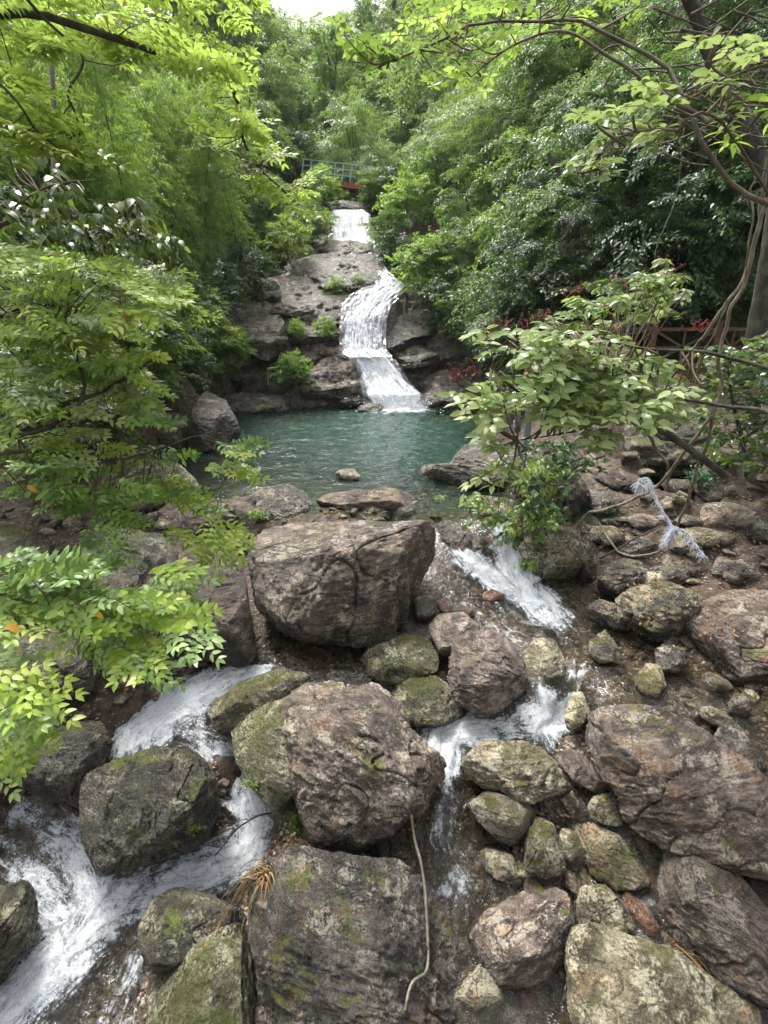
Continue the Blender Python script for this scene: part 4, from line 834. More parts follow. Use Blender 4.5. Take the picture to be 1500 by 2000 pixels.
for row, (y0_, xs_) in enumerate([(16.2, np.arange(3.2, 17, 1.3)), (17.6, np.arange(3.5, 18, 1.6)), (19.5, np.arange(4, 20, 1.9)), (21.5, np.arange(4, 20, 2.2))]):
    for x in xs_:
        x = x + rng.uniform(-.4, .4); y = y0_ + rng.uniform(-.4, .4); z = ground_z(x, y); s_ = rng.uniform(.5, .8) * (1 + .22 * row); k = [2, 2, 0][rng.randint(3)]
        for s2 in (s_, s_ * .7, s_ * .45):
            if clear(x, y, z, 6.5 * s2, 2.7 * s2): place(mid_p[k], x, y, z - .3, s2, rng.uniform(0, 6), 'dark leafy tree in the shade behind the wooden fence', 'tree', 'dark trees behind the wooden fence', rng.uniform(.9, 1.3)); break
for y0_ in (17.5, 19, 20.5, 22.5, 24.5, 27, 30):
    for x in np.arange(-.95 * y0_, -2, 1.15):
        x = x + rng.uniform(-.5, .5); y = y0_ + rng.uniform(-.6, .6); z = ground_z(x, y); s_ = rng.uniform(.75, 1.1)
        if x > -9 and y < 18.5: continue
        for s2 in (s_, s_ * .8, s_ * .6, s_ * .42):
            if clear(x, y, z, 9 * s2, 1.7 * s2, 4) and proj((x, y, z))[0] > -350:
                place(bam_p[rng.randint(3)], x, y, z - .3, s2, rng.uniform(0, 6), 'feathery bamboo in the dense grove on the left slope', 'bamboo', 'bamboo grove on the left slope'); break
yy = 13.5
while yy < 100:
    sp = 2.3 + yy * .045; xm = min(50, yy * .95 + 4); xx = -xm
    while xx < xm:
        x = xx + rng.uniform(-.8, .8); y = yy + rng.uniform(-.8, .8); xx += sp
        if abs(x) < 3 and y < 42: continue
        if 2.5 < x < 18 and y < 16.0: continue
        if x < 0 and y < 17 and x > -9: continue
        if -8 < x < 3.2 and y < 24.0: continue
        z = ground_z(x, y); left = x < -2.5 - (y - 24) * .02
        if y > 44:
            k = rng.randint(0, 4); k = 3 if (k == 3 and rng.rand() < .7) else k % 3
            pr, H, Rr, s = far_p[k], 7.5, 3.0, rng.uniform(.8, 1.35)
            lab = ['rounded tree with a leafy crown on the far hillside', 'narrow conifer rising from the far hillside'][k == 3]; cat = 'tree'; grp = 'trees on the far hillside'
        elif left and y < 34 and x < -4.5:
            if y < 31: continue
            pr, H, Rr, s = bam_p[rng.randint(3)], 9, 1.9, rng.uniform(.85, 1.15); lab = 'feathery bamboo in the dense grove on the left slope'; cat = 'bamboo'; grp = 'bamboo grove on the left slope'
        else:
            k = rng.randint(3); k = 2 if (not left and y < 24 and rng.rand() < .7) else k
            pr, H, Rr, s = mid_p[k], 6.5, 2.7, rng.uniform(.75, 1.15)
            lab = 'leafy green tree on the %s slope beside the waterfall' % ('left' if left else 'right'); cat = 'tree'; grp = 'trees on the %s slope' % ('left' if left else 'right')
        ok = False
        for s2 in (s, s * .75, s * .55):
            if clear(x, y, z, H * s2, Rr * s2): ok = True; break
        if not ok: continue
        u, v, t = proj((x, y, z + H * s2 * .6))
        if not (-260 < u < 1760) or v < -450 or t < 1: continue
        if y > 44 and proj((x, y, z + H * s2))[1] > 460: continue
        place(pr, x, y, z - .3, s2, rng.uniform(0, 6.3), lab, cat, grp, rng.uniform(.9, 1.15)); cnt[cat] = cnt.get(cat, 0) + 1
    yy += sp * .85
print('forest', cnt)
# bushes on the banks: photo position of the foot, distance, size
def bush(u, v, y, s, k=0, label='', rz=None, sz=1.):
    p = aty(u, v, y); place(shr_p[k], p[0], p[1], p[2] - .1, s, rng.uniform(0, 6) if rz is None else rz, label, 'bush', None, sz)
for a in [(570,500,30.5,1.1,2,'bright green bush at the top of the long brown wall'),(490,565,26.5,1.2,1,'dark bush at the foot of the bamboo'),
          (610,470,34,1.2,0,'leafy bush left of the upper fall'),(625,400,38,1.2,2,'bush beneath the left end of the footbridge'),(725,400,38.5,1.2,0,'bush beneath the right end of the footbridge'),
          (575,745,23.6,.75,2,'ferny bush hanging over the dark waterline rock'),(580,655,25.2,.45,2,'low plants on the ledge left of the fern clump'),
          (440,735,22.3,.7,0,'bush on the left shore above the grooved rock'),(410,690,21.5,1.0,2,'light green bush behind the red-brown rock'),(350,690,19,1.3,1,'dark bush on the left bank behind the leafy tree'),(470,700,23.0,.5,2,'green plants covering the rounded brown outcrop'),(300,760,15,1.2,0,'bush at the left shore behind the near branches'),
          (755,480,33,1.1,0,'bush right of the upper fall'),(800,440,34,1.6,2,'bright bush on the slope right of the upper fall'),(845,400,36,1.8,0,'large bush high on the slope right of the upper fall'),(790,395,37.5,1.5,1,'dark bush near the right end of the footbridge'),(775,520,31,1.1,1,'bush hanging over the narrow chute'),(820,570,28,1.4,2,'bright leafy bush above the smooth wet rock'),(870,620,25.5,1.3,1,'dark bush over the brown wall, right bank'),(920,650,24,1.3,0,'leafy bush over the brown wall, farther right'),(970,690,22,1.2,1,'bush at the right corner of the pool'),
          (110,860,9,1.0,1,'shaded bush on the left bank, nearest the camera'),(210,850,11,1.0,1,'shaded bush behind the pale rock shelf'),(40,760,10,1.3,0,'leafy bush on the left bank behind the bright tree'),(260,700,14,1.6,2,'big green bush on the left bank behind the glossy-leaved tree'),(330,740,17,1.1,1,'dark bush by the left shore, under the bamboo'),(130,680,13,1.6,0,'tall bush behind the bright tree, far left'),(20,640,13,1.8,1,'dark tall bush at the left edge of the bank'),(430,600,24,1.1,1,'dark bush between the bamboo stems'),(390,640,22.5,1.1,0,'bush left of the rounded brown outcrop'),(655,575,28,.5,2,'grassy clump under the dark overhanging ledge'),(455,700,22.6,.8,2,'yellow-green plants on the left shore below the rounded outcrop'),(395,735,20.8,.6,2,'ferns above the red-brown rock'),(632,655,25.0,.5,2,'fern clump on the brown wall left of the middle fall'),(700,560,28.6,.35,2,'small fern at the edge of the middle fall'),
          (850,560,27.5,1.4,0,'pale leafy bush high on the right bank'),(1010,700,18.5,1.3,0,'bush at the left end of the wooden fence'),(1060,650,17,1.6,1,'dark bush behind the left end of the fence')]:
    bush(*a)

# ------------------------------------------------------------------ near plants: branches with compound leaves
def inpoly(p, poly):
    x, y = p; c = False
    for i in range(len(poly)):
        x1, y1 = poly[i]; x2, y2 = poly[i - 1]
        if (y1 > y) != (y2 > y) and x < (x2 - x1) * (y - y1) / (y2 - y1) + x1: c = not c
    return c
def smoothline(P, n=24):
    P = np.array(P, float); t = np.linspace(0, len(P) - 1, n); out = []
    for q in t:
        i = min(int(q), len(P) - 2); f = q - i; p0, p1, p2, p3 = P[max(i - 1, 0)], P[i], P[i + 1], P[min(i + 2, len(P) - 1)]
        out.append(.5 * (2 * p1 + (p2 - p0) * f + (2 * p0 - 5 * p1 + 4 * p2 - p3) * f * f + (3 * p1 - p0 - 3 * p2 + p3) * f ** 3))
    return np.array(out)
def leafy(name, label, cat, branches, regions, bark='barkd', twigm='twig', group=None):
    """branches [(pts[(u,v,y)], r0, r1)], regions [dict(poly, n, y, mat, L, W, kind, dir)] -> one thing: branches + one foliage part per leaf colour"""
    B0 = [smoothline([aty(*p) for p in pts]) for pts, a, b in branches]; base = B0[0][0]
    root = empty(name, tuple(base)); tag(root, label, cat, group); tb = MB(); fol = {}; allp = np.concatenate(B0)
    for P, (pts, a, b) in zip(B0, branches):
        P = P + fbm(P * 6, 2, 3)[:, None] * .012; tb.tube(P - base, [a, b], 8)
    tw = MB()
    for ri, rg in enumerate(regions):
        rng = R(len(label) * 31 + ri); poly = rg['poly']; xs = [p[0] for p in poly]; ys = [p[1] for p in poly]; L = rg.get('L', .07); Wd = rg.get('W', .42); n = 0; tries = 0
        dm = rg.get('dir', (1, -.2, -.1)); kind = rg.get('kind', 'pinnate'); mats = rg['mat'] if isinstance(rg['mat'], (list, tuple)) else [rg['mat']]
        while n < rg['n'] and tries < rg['n'] * 30:
            tries += 1; u, v = rng.uniform(min(xs), max(xs)), rng.uniform(min(ys), max(ys))
            if not inpoly((u, v), poly): continue
            if rg['n'] > 24 and vn([[u / 55., v / 38., ri * 3.1]], 5)[0] < (-.28 if u < 700 else -.5): continue
            u += rng.normal(0, 15); v += rng.normal(0, 11)
            n += 1; p = aty(u, v, rng.uniform(*rg['y'])); mt = mats[rng.randint(len(mats))]; mb = fol.setdefault(mt, MB())
            an = rng.normal(0, .75); d = np.array([dm[0] * math.cos(an) - dm[1] * math.sin(an), dm[0] * math.sin(an) + dm[1] * math.cos(an), dm[2] + rng.normal(0, .30)]); d /= np.linalg.norm(d)
            side = np.cross([0, 0, 1.], d); side /= np.linalg.norm(side); ln = L * rg.get('spray', 5.0) * rng.uniform(.75, 1.2); sh = rng.uniform(-.15, .15)
            m = 8; t = np.linspace(0, 1, m); C = p - d * ln * .5 + np.outer(t, d) * ln + np.outer(-.12 * t ** 2 * ln, [0, 0, 1.]); tw.tube(C - base, [L * .03, L * .012], 3)
            up = np.array([0, .35 if v < 230 else -.7 * min(1, (v - 230) / 250), 1.]) + rng.normal(0, .36, 3)
            if kind == 'pinnate':              # each side twig is a compound leaf of paired leaflets
                for k in range(1, m):
                    for sg in ((-1, 1) if k < m - 1 else (0,)):
                        if k < m - 1 and rng.rand() < .12: continue
                        rd = d * .75 + side * sg * .9 + np.array([0, 0, rng.normal(-.05, .12)]); rd /= np.linalg.norm(rd)
                        rl = L * rng.uniform(2.0, 2.8) * (1 - .35 * abs(k / m - .45)); npair = 3; tt = np.linspace(.25, .9, npair); s2 = np.cross(up, rd); s2 /= np.linalg.norm(s2)
                        O = []; D = []
                        for q in tt:
                            for g in (-1, 1): O.append(C[k] + rd * rl * q - np.array([0, 0, .1 * q * q * rl])); D.append(rd * .62 + s2 * g * .85 + rng.normal(0, .12, 3) + np.array([0, 0, -.12]))
                        O.append(C[k] + rd * rl * .95 - np.array([0, 0, .09 * rl])); D.append(rd + rng.normal(0, .1, 3))
                        tw.tube(np.array([C[k], C[k] + rd * rl * .5, O[-1]]) - base, L * .012, 3)
                        c_ = rng.uniform(.05, .9); nn = len(O)
                        mb.leaves(np.array(O) - base, D, up + rng.normal(0, .22, (nn, 3)), L * rng.uniform(.7, 1.15, nn), Wd, 'near', np.clip(c_ + rng.normal(0, .12, nn), 0, 1), rng)
            elif kind == 'palm':               # whorls of 5 leaves at the twig end and middle
                for k in (m // 2, m - 1):
                    nn = rng.randint(4, 7); a = np.linspace(-2.0, 2.0, nn) + rng.normal(0, .15, nn); D = np.outer(np.cos(a), d) + np.outer(np.sin(a), side) + rng.normal(0, .12, (nn, 3)); D[:, 2] -= .12
                    mb.leaves(np.tile(C[k] - base, (nn, 1)) + D * L * .12, D, up + rng.normal(0, .25, (nn, 3)), L * rng.uniform(.7, 1.1, nn), Wd, 'near', np.clip(rng.uniform(.1, .9) + rng.normal(0, .1, nn), 0, 1), rng)
            else:                              # simple leaves along the twig
                nn = 14; q = rng.uniform(.1, 1, nn); O = p - d * ln * .5 + np.outer(q * ln, d); g = rng.choice([-1, 1], nn)
                D = d * .5 + np.outer(g, side) * .8 + rng.normal(0, .25, (nn, 3)); D[:, 2] -= rg.get('hang', .2)
                mb.leaves(O - base, D, up + rng.normal(0, .35, (nn, 3)), L * rng.uniform(.6, 1.15, nn), Wd, 'near', np.clip(rng.uniform(.1, .8) + rng.normal(0, .15, nn), 0, 1), rng)
            # twig back to the nearest branch
            if rng.rand() < (1 if rg['n'] < 25 else .5):
                j = np.argmin(((allp - C[0]) ** 2).sum(1) + .0); e = allp[j]
                if np.linalg.norm(e - C[0]) < rg.get('reach', 2.5 if rg['n'] < 25 else 1.3):
                    md = (e + C[0]) / 2 + rng.normal(0, .04, 3) - np.array([0, 0, .03]); tw.tube(smoothline([e, md, C[0]], 8) - base, [L * .09, L * .03], 4)
    link('branch', tb.mesh('branch_' + name), M[bark], root); link('twigs', tw.mesh('twigs_' + name), M[twigm], root)
    for mt, mb in fol.items(): link('foliage', mb.mesh('foliage_' + name), M[mt], root)
    return root, base
leafy('leafy_tree', 'lime-green tree spreading its branches across the top left corner', 'tree',
  [([(-350,200,3.4),(-100,60,3.6),(0,28,3.8),(110,38,3.9),(250,82,4.2),(380,128,4.5),(440,152,4.8),(458,185,4.9),(470,215,5.0),(485,300,5.2),(540,360,5.5),(600,420,5.8)], .028, .008),
   ([(20,-40,3.6),(90,40,3.7),(150,95,3.8),(160,130,3.8),(135,180,3.8),(150,225,3.9),(155,270,3.9)], .010, .005),
   ([(-60,120,3.4),(20,180,3.4),(70,250,3.5),(130,300,3.6)], .010, .004)],
  [dict(poly=[(-60,-60),(440,-60),(455,90),(465,175),(380,165),(260,115),(150,75),(70,110),(-60,120)], n=80, y=(3.6,5.6), mat='lime', L=.062, spray=4.5),
   dict(poly=[(-60,120),(40,130),(75,190),(90,260),(60,290),(-60,330)], n=20, y=(3.4,4.2), mat='lime', L=.07),
   dict(poly=[(360,265),(440,245),(490,205),(510,230),(520,300),(580,345),(615,410),(590,425),(520,370),(430,300)], n=20, y=(4.8,5.8), mat='lime', L=.062),
   dict(poly=[(85,200),(140,240),(230,255),(220,310),(170,330),(100,275)], n=6, y=(3.6,4.0), mat='lime', L=.07)])
leafy('glossy_leaved_tree', 'small tree with glossy grey-green leaves behind the lime branches at left', 'tree',
  [([(-250,560,4.6),(-60,470,4.8),(60,420,5.0),(180,430,5.2),(300,470,5.4)], .03, .006), ([(-40,460,4.8),(80,370,5),(190,350,5.2)], .012, .004)],
  [dict(poly=[(-60,320),(40,300),(130,345),(230,390),(325,440),(335,495),(300,530),(200,505),(100,470),(-60,440)], n=85, y=(4.6,5.8), mat=['gloss', 'gloss', 'green'], L=.13, W=.42, kind='simple', hang=.9, spray=2.6),
   dict(poly=[(0,270),(70,280),(60,320),(0,320)], n=6, y=(4.6,5.8), mat='gloss', L=.13, kind='simple', hang=1.2, spray=2.2)], 'bark')
leafy('leafy_tree', 'bright leafy tree filling the left side at pool height', 'tree',
  [([(-300,1000,2.8),(-80,880,3.0),(40,850,3.2),(100,800,3.3),(210,760,3.5),(300,700,3.7)], .035, .008), ([(-60,640,3.2),(60,600,3.4),(160,590,3.6),(300,560,3.9)], .018, .005), ([(-60,900,3.0),(60,880,3.1),(200,900,3.3),(300,880,3.6),(400,850,3.9),(455,880,4.0)], .014, .004), ([(-60,860,3.0),(80,840,3.2),(160,780,3.3),(150,690,3.3),(130,640,3.3)], .016, .006)],
  [dict(poly=[(-60,450),(40,480),(130,505),(195,505),(330,560),(330,590),(270,620),(210,650),(160,680),(-60,640)], n=85, y=(3.0,4.8), mat=['lime', 'lime', 'pale'], L=.058, spray=4.2),
   dict(poly=[(-60,600),(150,640),(260,700),(290,760),(320,800),(260,830),(180,800),(-60,760)], n=85, y=(3.2,4.8), mat=['lime', 'pale', 'green', 'lime'], L=.060, spray=4.2),
   dict(poly=[(-60,730),(130,760),(200,820),(200,870),(100,900),(-60,900)], n=42, y=(3.0,4.2), mat=['green','lime','pale'], L=.056, spray=4.2),
   dict(poly=[(290,890),(330,870),(400,865),(460,870),(455,895),(430,955),(350,980),(290,975),(250,930)], n=15, y=(3.6,4.2), mat=['green', 'lime'], L=.055, spray=4),
   dict(poly=[(345,1025),(395,1005),(455,1035),(440,1055),(385,1080),(350,1060)], n=6, y=(3.3,3.6), mat='lime', L=.06),
   dict(poly=[(60,900),(330,930),(280,1000),(260,1080),(210,1100),(140,1010),(40,960)], n=20, y=(3.0,3.7), mat='green', L=.055, spray=4)], 'barkd')
leafy('leafy_branch', 'low spray of pale yellow-green leaves hanging over the left cascade', 'branch',
  [([(-350,1260,1.9),(-100,1250,2.1),(60,1220,2.3),(200,1180,2.5),(300,1160,2.6),(350,1170,2.7)], .012, .004), ([(-200,1400,2.0),(-60,1380,2.0),(40,1340,2.05)], .008, .003), ([(-60,1130,2.4),(40,1120,2.5),(100,1150,2.5)], .008, .003)],
  [dict(poly=[(0,1185),(100,1165),(180,1155),(280,1125),(330,1120),(375,1185),(330,1230),(290,1270),(255,1325),(215,1290),(120,1260),(0,1235)], n=38, y=(2.1,2.9), mat=['lime', 'pale'], L=.055, W=.46, spray=4),
   dict(poly=[(-50,1260),(60,1290),(100,1335),(70,1385),(50,1400),(30,1470),(-50,1500)], n=11, y=(1.9,2.2), mat=['lime', 'pale'], L=.058, W=.46),
   dict(poly=[(-50,1070),(60,1080),(125,1120),(120,1170),(60,1185),(-50,1190)], n=12, y=(2.3,2.6), mat='green', L=.062, W=.48)], 'bark')
for u, v, y, L in [(232,612,3.5,.09),(52,948,3.0,.07),(12,1218,2.1,.075),(182,1195,2.3,.06),(470,888,3.8,.05)]:
    mb = MB(); mb.leaves([(0, 0, 0)], [(.8, -.1, -.5)], [(0, -.6, 1)], L, .5, 'near', .6); o = link('withered_leaf', mb.mesh('withered_leaf'), M['orange'], None, tuple(aty(u, v, y - .12)))
    tag(o, {232: 'orange withered leaf among the bright leaves at mid left', 52: 'yellow leaf at the left edge above the shadowed rocks', 12: 'orange-yellow leaf at the left edge on the low spray', 182: 'yellow leaf in the middle of the low spray', 470: 'reddish leaf at the tip of the spray over the pool'}[u], 'leaf')

r1, b1 = leafy('fruiting_shrub', 'big pale-leaved shrub with red fruit stalks leaning over the pool from the right bank', 'shrub',
  [([(1420,930,6.2),(1290,840,5.9),(1200,800,5.6),(1100,790,5.2),(1020,770,5.0),(960,720,4.9)], .05, .008), ([(1500,720,4.6),(1380,690,4.7),(1250,680,4.8),(1120,650,4.9),(1010,680,5.0)], .018, .006), ([(1290,840,5.9),(1220,730,5.5),(1150,670,5.2)], .02, .006), ([(1200,800,5.6),(1130,840,4.9),(1010,860,4.6)], .014, .004)],
  [dict(poly=[(905,745),(935,690),(960,640),(1010,625),(1090,640),(1200,665),(1290,700),(1350,760),(1350,800),(1240,800),(1100,790),(980,740)], n=300, y=(4.3,6.0), mat=['pale', 'pale', 'green'], L=.135, W=.42, kind='palm', spray=1.8, dir=(-1,-.5,-.05)),
   dict(poly=[(920,760),(960,740),(1100,780),(1340,790),(1330,830),(1240,840),(1240,880),(1150,875),(1080,810),(1000,800),(940,835)], n=60, y=(4.2,4.8), mat='pale', L=.14, W=.44, kind='palm', spray=1.6, dir=(-1,-.6,-.1)),
   dict(poly=[(930,830),(960,850),(1000,850),(1015,900),(985,935),(950,930)], n=8, y=(4.2,4.5), mat='pale', L=.13, kind='palm', spray=1.6, dir=(-1,-.6,-.1)),
   dict(poly=[(1095,605),(1160,575),(1220,560),(1300,520),(1345,545),(1300,620),(1200,640),(1120,640)], n=90, y=(5.6,7.2), mat=['pale', 'green'], L=.13, W=.38, kind='simple', spray=2.2, dir=(-1,-.5,0), hang=.3)], 'barkd')
mb = MB(); rng = R(9)
for u, v, y in [(1195,650,5.6),(1180,660,5.4),(955,665,4.9),(960,660,4.9),(1010,660,5),(1050,625,5.4),(1065,620,5.5),(985,640,5.2),(1130,575,6.2),(1145,568,6.2),(1105,582,6.2),(1195,555,6.4),(1220,560,6.4),(1290,520,6.6),(1310,530,6.6),(1270,575,6.4),(1265,600,6.3),(1300,545,6.4),(1180,610,6),(1240,590,6.3),(905,740,4.8),(890,745,4.8),(920,735,4.8),(1060,730,4.6),(1070,740,4.6),(1355,645,5.4),(1370,650,5.4),(1100,700,4.6),(1120,690,4.6),(1340,745,4.8),(1370,760,4.8),(1030,640,5.3),(1090,655,5.1)]:
    c = aty(u, v, y) - b1
    for s in range(7):
        d = rdir(rng, 1)[0]; d[2] = abs(d[2]) + .3; l = rng.uniform(.05, .13); e = c + d * l; mb.tube([c, (c + e) / 2 + rng.normal(0, .006, 3), e], .0022, 3)
        for q in range(3): mb.add(e + rng.normal(0, .008, 3) + bmv * rng.uniform(.004, .007), bmf, 3)
link('fruit', mb.mesh('fruit'), M['berry'], r1)
leafy('drooping_shrub', 'dark green shrub drooping over the pool outlet', 'shrub',
  [([(1180,890,9.5),(1110,920,9.2),(1060,960,8.8),(1020,1010,8.4),(1030,1080,8.0)], .03, .006), ([(1110,920,9.2),(1000,960,8.8),(890,975,8.6)], .014, .004)],
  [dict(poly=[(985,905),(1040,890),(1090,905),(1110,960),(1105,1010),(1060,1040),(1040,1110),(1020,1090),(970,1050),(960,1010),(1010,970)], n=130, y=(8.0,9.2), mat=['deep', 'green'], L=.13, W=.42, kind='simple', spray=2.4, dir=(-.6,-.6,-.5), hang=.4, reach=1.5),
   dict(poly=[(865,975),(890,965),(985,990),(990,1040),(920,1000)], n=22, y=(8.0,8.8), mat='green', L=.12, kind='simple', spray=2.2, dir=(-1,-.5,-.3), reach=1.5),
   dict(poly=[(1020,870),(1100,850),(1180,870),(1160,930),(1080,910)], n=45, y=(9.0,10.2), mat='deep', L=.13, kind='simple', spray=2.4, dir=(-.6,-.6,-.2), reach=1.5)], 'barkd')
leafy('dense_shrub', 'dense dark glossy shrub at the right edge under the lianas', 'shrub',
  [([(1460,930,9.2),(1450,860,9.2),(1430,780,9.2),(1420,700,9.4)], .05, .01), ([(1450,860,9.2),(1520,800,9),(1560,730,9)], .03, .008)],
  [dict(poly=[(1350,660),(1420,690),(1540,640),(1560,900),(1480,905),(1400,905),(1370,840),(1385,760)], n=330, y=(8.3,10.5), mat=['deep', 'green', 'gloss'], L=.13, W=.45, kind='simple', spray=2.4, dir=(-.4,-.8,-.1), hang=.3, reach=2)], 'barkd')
leafy('overhanging_tree', 'thin-branched tree arching over from the right with sparse pale leaves', 'tree',
  [([(1600,520,3.2),(1520,410,3.3),(1440,370,3.4),(1385,300,3.5),(1350,230,3.6),(1310,140,3.8),(1240,95,3.9),(1190,70,4.0),(1130,40,4.1),(1050,42,4.3),(930,45,4.5),(850,85,4.7),(750,122,4.9),(690,120,5.0)], .016, .006),
   ([(1385,240,3.5),(1290,180,3.7),(1190,110,3.9),(1100,60,4.1),(1000,90,4.3),(920,150,4.5)], .014, .004), ([(1520,410,3.3),(1400,230,3.1),(1310,250,3.0),(1230,260,3.0),(1180,290,3.0),(1170,330,3.0)], .008, .003), ([(1600,100,3.2),(1480,130,3.2),(1400,160,3.2)], .010, .004), ([(1540,210,3.3),(1470,200,3.3),(1400,210,3.3)], .008, .003)],
  [dict(poly=[(1105,215),(1180,225),(1210,190),(1260,175),(1330,210),(1290,245),(1200,260),(1160,245)], n=11, y=(2.9,3.3), mat='pale', L=.095, W=.4, kind='palm', spray=1.6, dir=(-1,-.2,-.1)),
   dict(poly=[(1110,310),(1150,285),(1230,300),(1190,365),(1130,355)], n=6, y=(2.9,3.2), mat='pale', L=.09, W=.4, kind='palm', spray=1.5, dir=(-1,-.2,-.2)),
   dict(poly=[(1370,100),(1420,60),(1520,20),(1520,120),(1420,180),(1370,170)], n=10, y=(3.1,3.6), mat='pale', L=.095, W=.4, kind='palm', spray=1.6, dir=(-1,-.2,0)),
   dict(poly=[(660,110),(700,50),(780,60),(790,130),(740,150)], n=9, y=(4.4,5.0), mat='green', L=.11, W=.42, kind='palm', spray=1.6, dir=(-1,.2,0)),
   dict(poly=[(770,40),(880,-30),(1060,-40),(1330,-40),(1280,40),(1120,60),(1000,100),(900,190),(860,170),(870,110)], n=70, y=(4.0,5.8), mat=['lime', 'green', 'green'], L=.078, W=.40, kind='palm', spray=3.0, dir=(-1,.1,0)),
   dict(poly=[(1400,180),(1520,150),(1520,260),(1440,270)], n=7, y=(3.0,3.4), mat=['pale', 'lime'], L=.1, W=.3, kind='palm', spray=1.6)], 'bark')

# ------------------------------------------------------------------ trunks, lianas, roots
def pole(name, label, cat, pts, r, mat, n=40, wob=.03, k=9, wf=2.5):
    P = smoothline([aty(*p) if not isinstance(p, np.ndarray) else p for p in pts], n); b = P[0].copy()
    P = P + np.stack([fbm(P * wf, 3, 5), fbm(P * wf, 3, 6), fbm(P * wf, 3, 7)], 1) * wob
    mb = MB(); mb.tube(P - b, r, k); o = link(name, mb.mesh(name), M[mat], None, tuple(b)); return tag(o, label, cat)
pole('tree_trunk', 'stout dark trunk at the right edge beside the fence', 'tree trunk', [(1468,740,11.3),(1480,640,11.3),(1500,520,11.3),(1520,400,11.3),(1560,150,11.3),(1590,-60,11.3)], [.21, .17, .14], 'barkd', k=14)
pole('tree_trunk', 'slim grey trunk standing deep in the shade behind the fence', 'tree trunk', [(1335,660,16),(1345,540,16),(1358,420,16),(1372,300,16.3),(1380,150,16.5)], [.13, .1], 'bark', wob=.1)
pole('tree_trunk', 'leaning bare trunk in the dark foliage right of the pale trees', 'tree trunk', [(1230,600,18),(1190,500,18),(1150,410,18),(1100,345,18),(1070,300,18)], [.12, .06], 'bark', wob=.1)
pole('tree_trunk', 'dark leaning trunk crossing the top right corner', 'tree trunk', [(1530,420,6.5),(1480,300,6.6),(1420,180,6.8),(1370,60,7),(1330,-60,7)], [.1, .06], 'barkd')
pole('tree_trunk', 'thin pale trunk among the leaves at far left', 'tree trunk', [(115,480,9),(108,380,9),(104,250,9),(100,120,9)], [.05, .03], 'dead')
pole('liana', 'thickest pale liana slanting down to the fence', 'liana', [(1500,300,6.2),(1485,420,6.3),(1450,540,6.5),(1400,630,6.8),(1350,690,7.2),(1310,730,7.6)], [.022, .020], 'liana', wob=.08)
pole('liana', 'pale liana running down beside the fence in a long wavy line', 'liana', [(1500,380,5.8),(1475,460,5.9),(1450,560,6.0),(1420,640,6.1),(1408,700,6.1),(1405,760,6.1),(1390,830,6.2),(1355,930,6.6),(1330,1010,6.9),(1290,1070,7.2),(1240,1088,7.5),(1200,1070,7.8),(1170,1015,8.2)], [.019, .021, .018], 'liana', n=80, wob=.07)
pole('liana', 'thin liana hanging between the two thick ones', 'liana', [(1480,340,6.4),(1455,500,6.5),(1425,600,6.6),(1380,690,6.8),(1360,760,7.0)], [.011, .010], 'liana', wob=.1)
pole('liana', 'liana arching from the fence foot to the left over the scree', 'liana', [(1405,780,7.0),(1360,850,7.2),(1310,920,7.6),(1270,960,7.8),(1200,990,8.2),(1150,1000,8.6),(1120,1040,8.9)], [.022, .026, .024], 'liana', n=60, wob=.06)
pole('liana', 'dark horizontal stem crossing in front of the dense shrub', 'liana', [(1560,830,5),(1480,800,5.2),(1400,795,5.5),(1330,775,5.7)], [.022, .018], 'barkd', wob=.04)
pole('root', 'dark thick root hanging under the fruiting shrub', 'root', [(1390,850,8.8),(1340,860,8.8),(1260,835,9),(1200,800,9.2),(1180,780,9.4)], [.06, .045], 'barkd', wob=.1)
pole('root', 'thin root coming down below the shrub to the arching liana', 'root', [(1260,835,9),(1290,880,8.8),(1310,920,8.6),(1300,960,8.6)], [.03, .02], 'bark', wob=.08)
pole('hanging_twig', 'long thin bare twig hanging in the dark right of centre', 'twig', [(1340,240,7),(1320,380,7.2),(1285,480,7.4),(1278,560,7.6)], [.008, .004], 'dead', wob=.05)
mb = MB(); rng = R(14)
for k in range(46):
    u, v = rng.uniform(1150, 1500), rng.uniform(0, 300); y = rng.uniform(4.5, 8); l = rng.uniform(60, 260); a = rng.uniform(-.9, .9)
    mb.tube(smoothline([aty(u, v, y), aty(u + l * math.cos(a) * .5, v - l * math.sin(a) * .5 + rng.uniform(-15, 15), y), aty(u + l * math.cos(a), v - l * math.sin(a), y + .3)], 10), [.012, .004], 4)
tag(link('bare_twigs', mb.mesh('bare_twigs'), M['bark']), 'tangle of bare thin branches in the upper right corner', 'twigs', kind='stuff')
P, n_ = [], 0
pts = [(530,1588),(500,1595),(460,1622),(430,1660),(395,1700),(370,1740)]; y0 = 4.55
rt = empty('fallen_branch', tuple(aty(530,1588,y0))); tag(rt, 'bare reddish twiggy branch lying across the white chute', 'branch'); bs = np.array(rt.location); mb = MB(); rng = R(8)
main = smoothline([aty(u, v, y0 - i * .09) for i, (u, v) in enumerate(pts)], 20); mb.tube(main - bs, [.011, .004], 5)
for k in range(3, 20):
    for e in range(2):
        d = np.array([rng.normal(-.5, .4), rng.normal(-.1, .2), rng.normal(0, .35)]); l = rng.uniform(.15, .6); s = main[k]; mb.tube(smoothline([s, s + d * l * .5 + rng.normal(0, .03, 3), s + d * l + np.array([0, 0, -.05])], 6) - bs, [.004, .0012], 3)
link('twigs', mb.mesh('fallen_branch_twigs'), M['barkd'], rt)
pts = [(806,1592),(812,1640),(826,1700),(830,1760),(834,1840),(832,1900),(805,1925),(792,1975)]
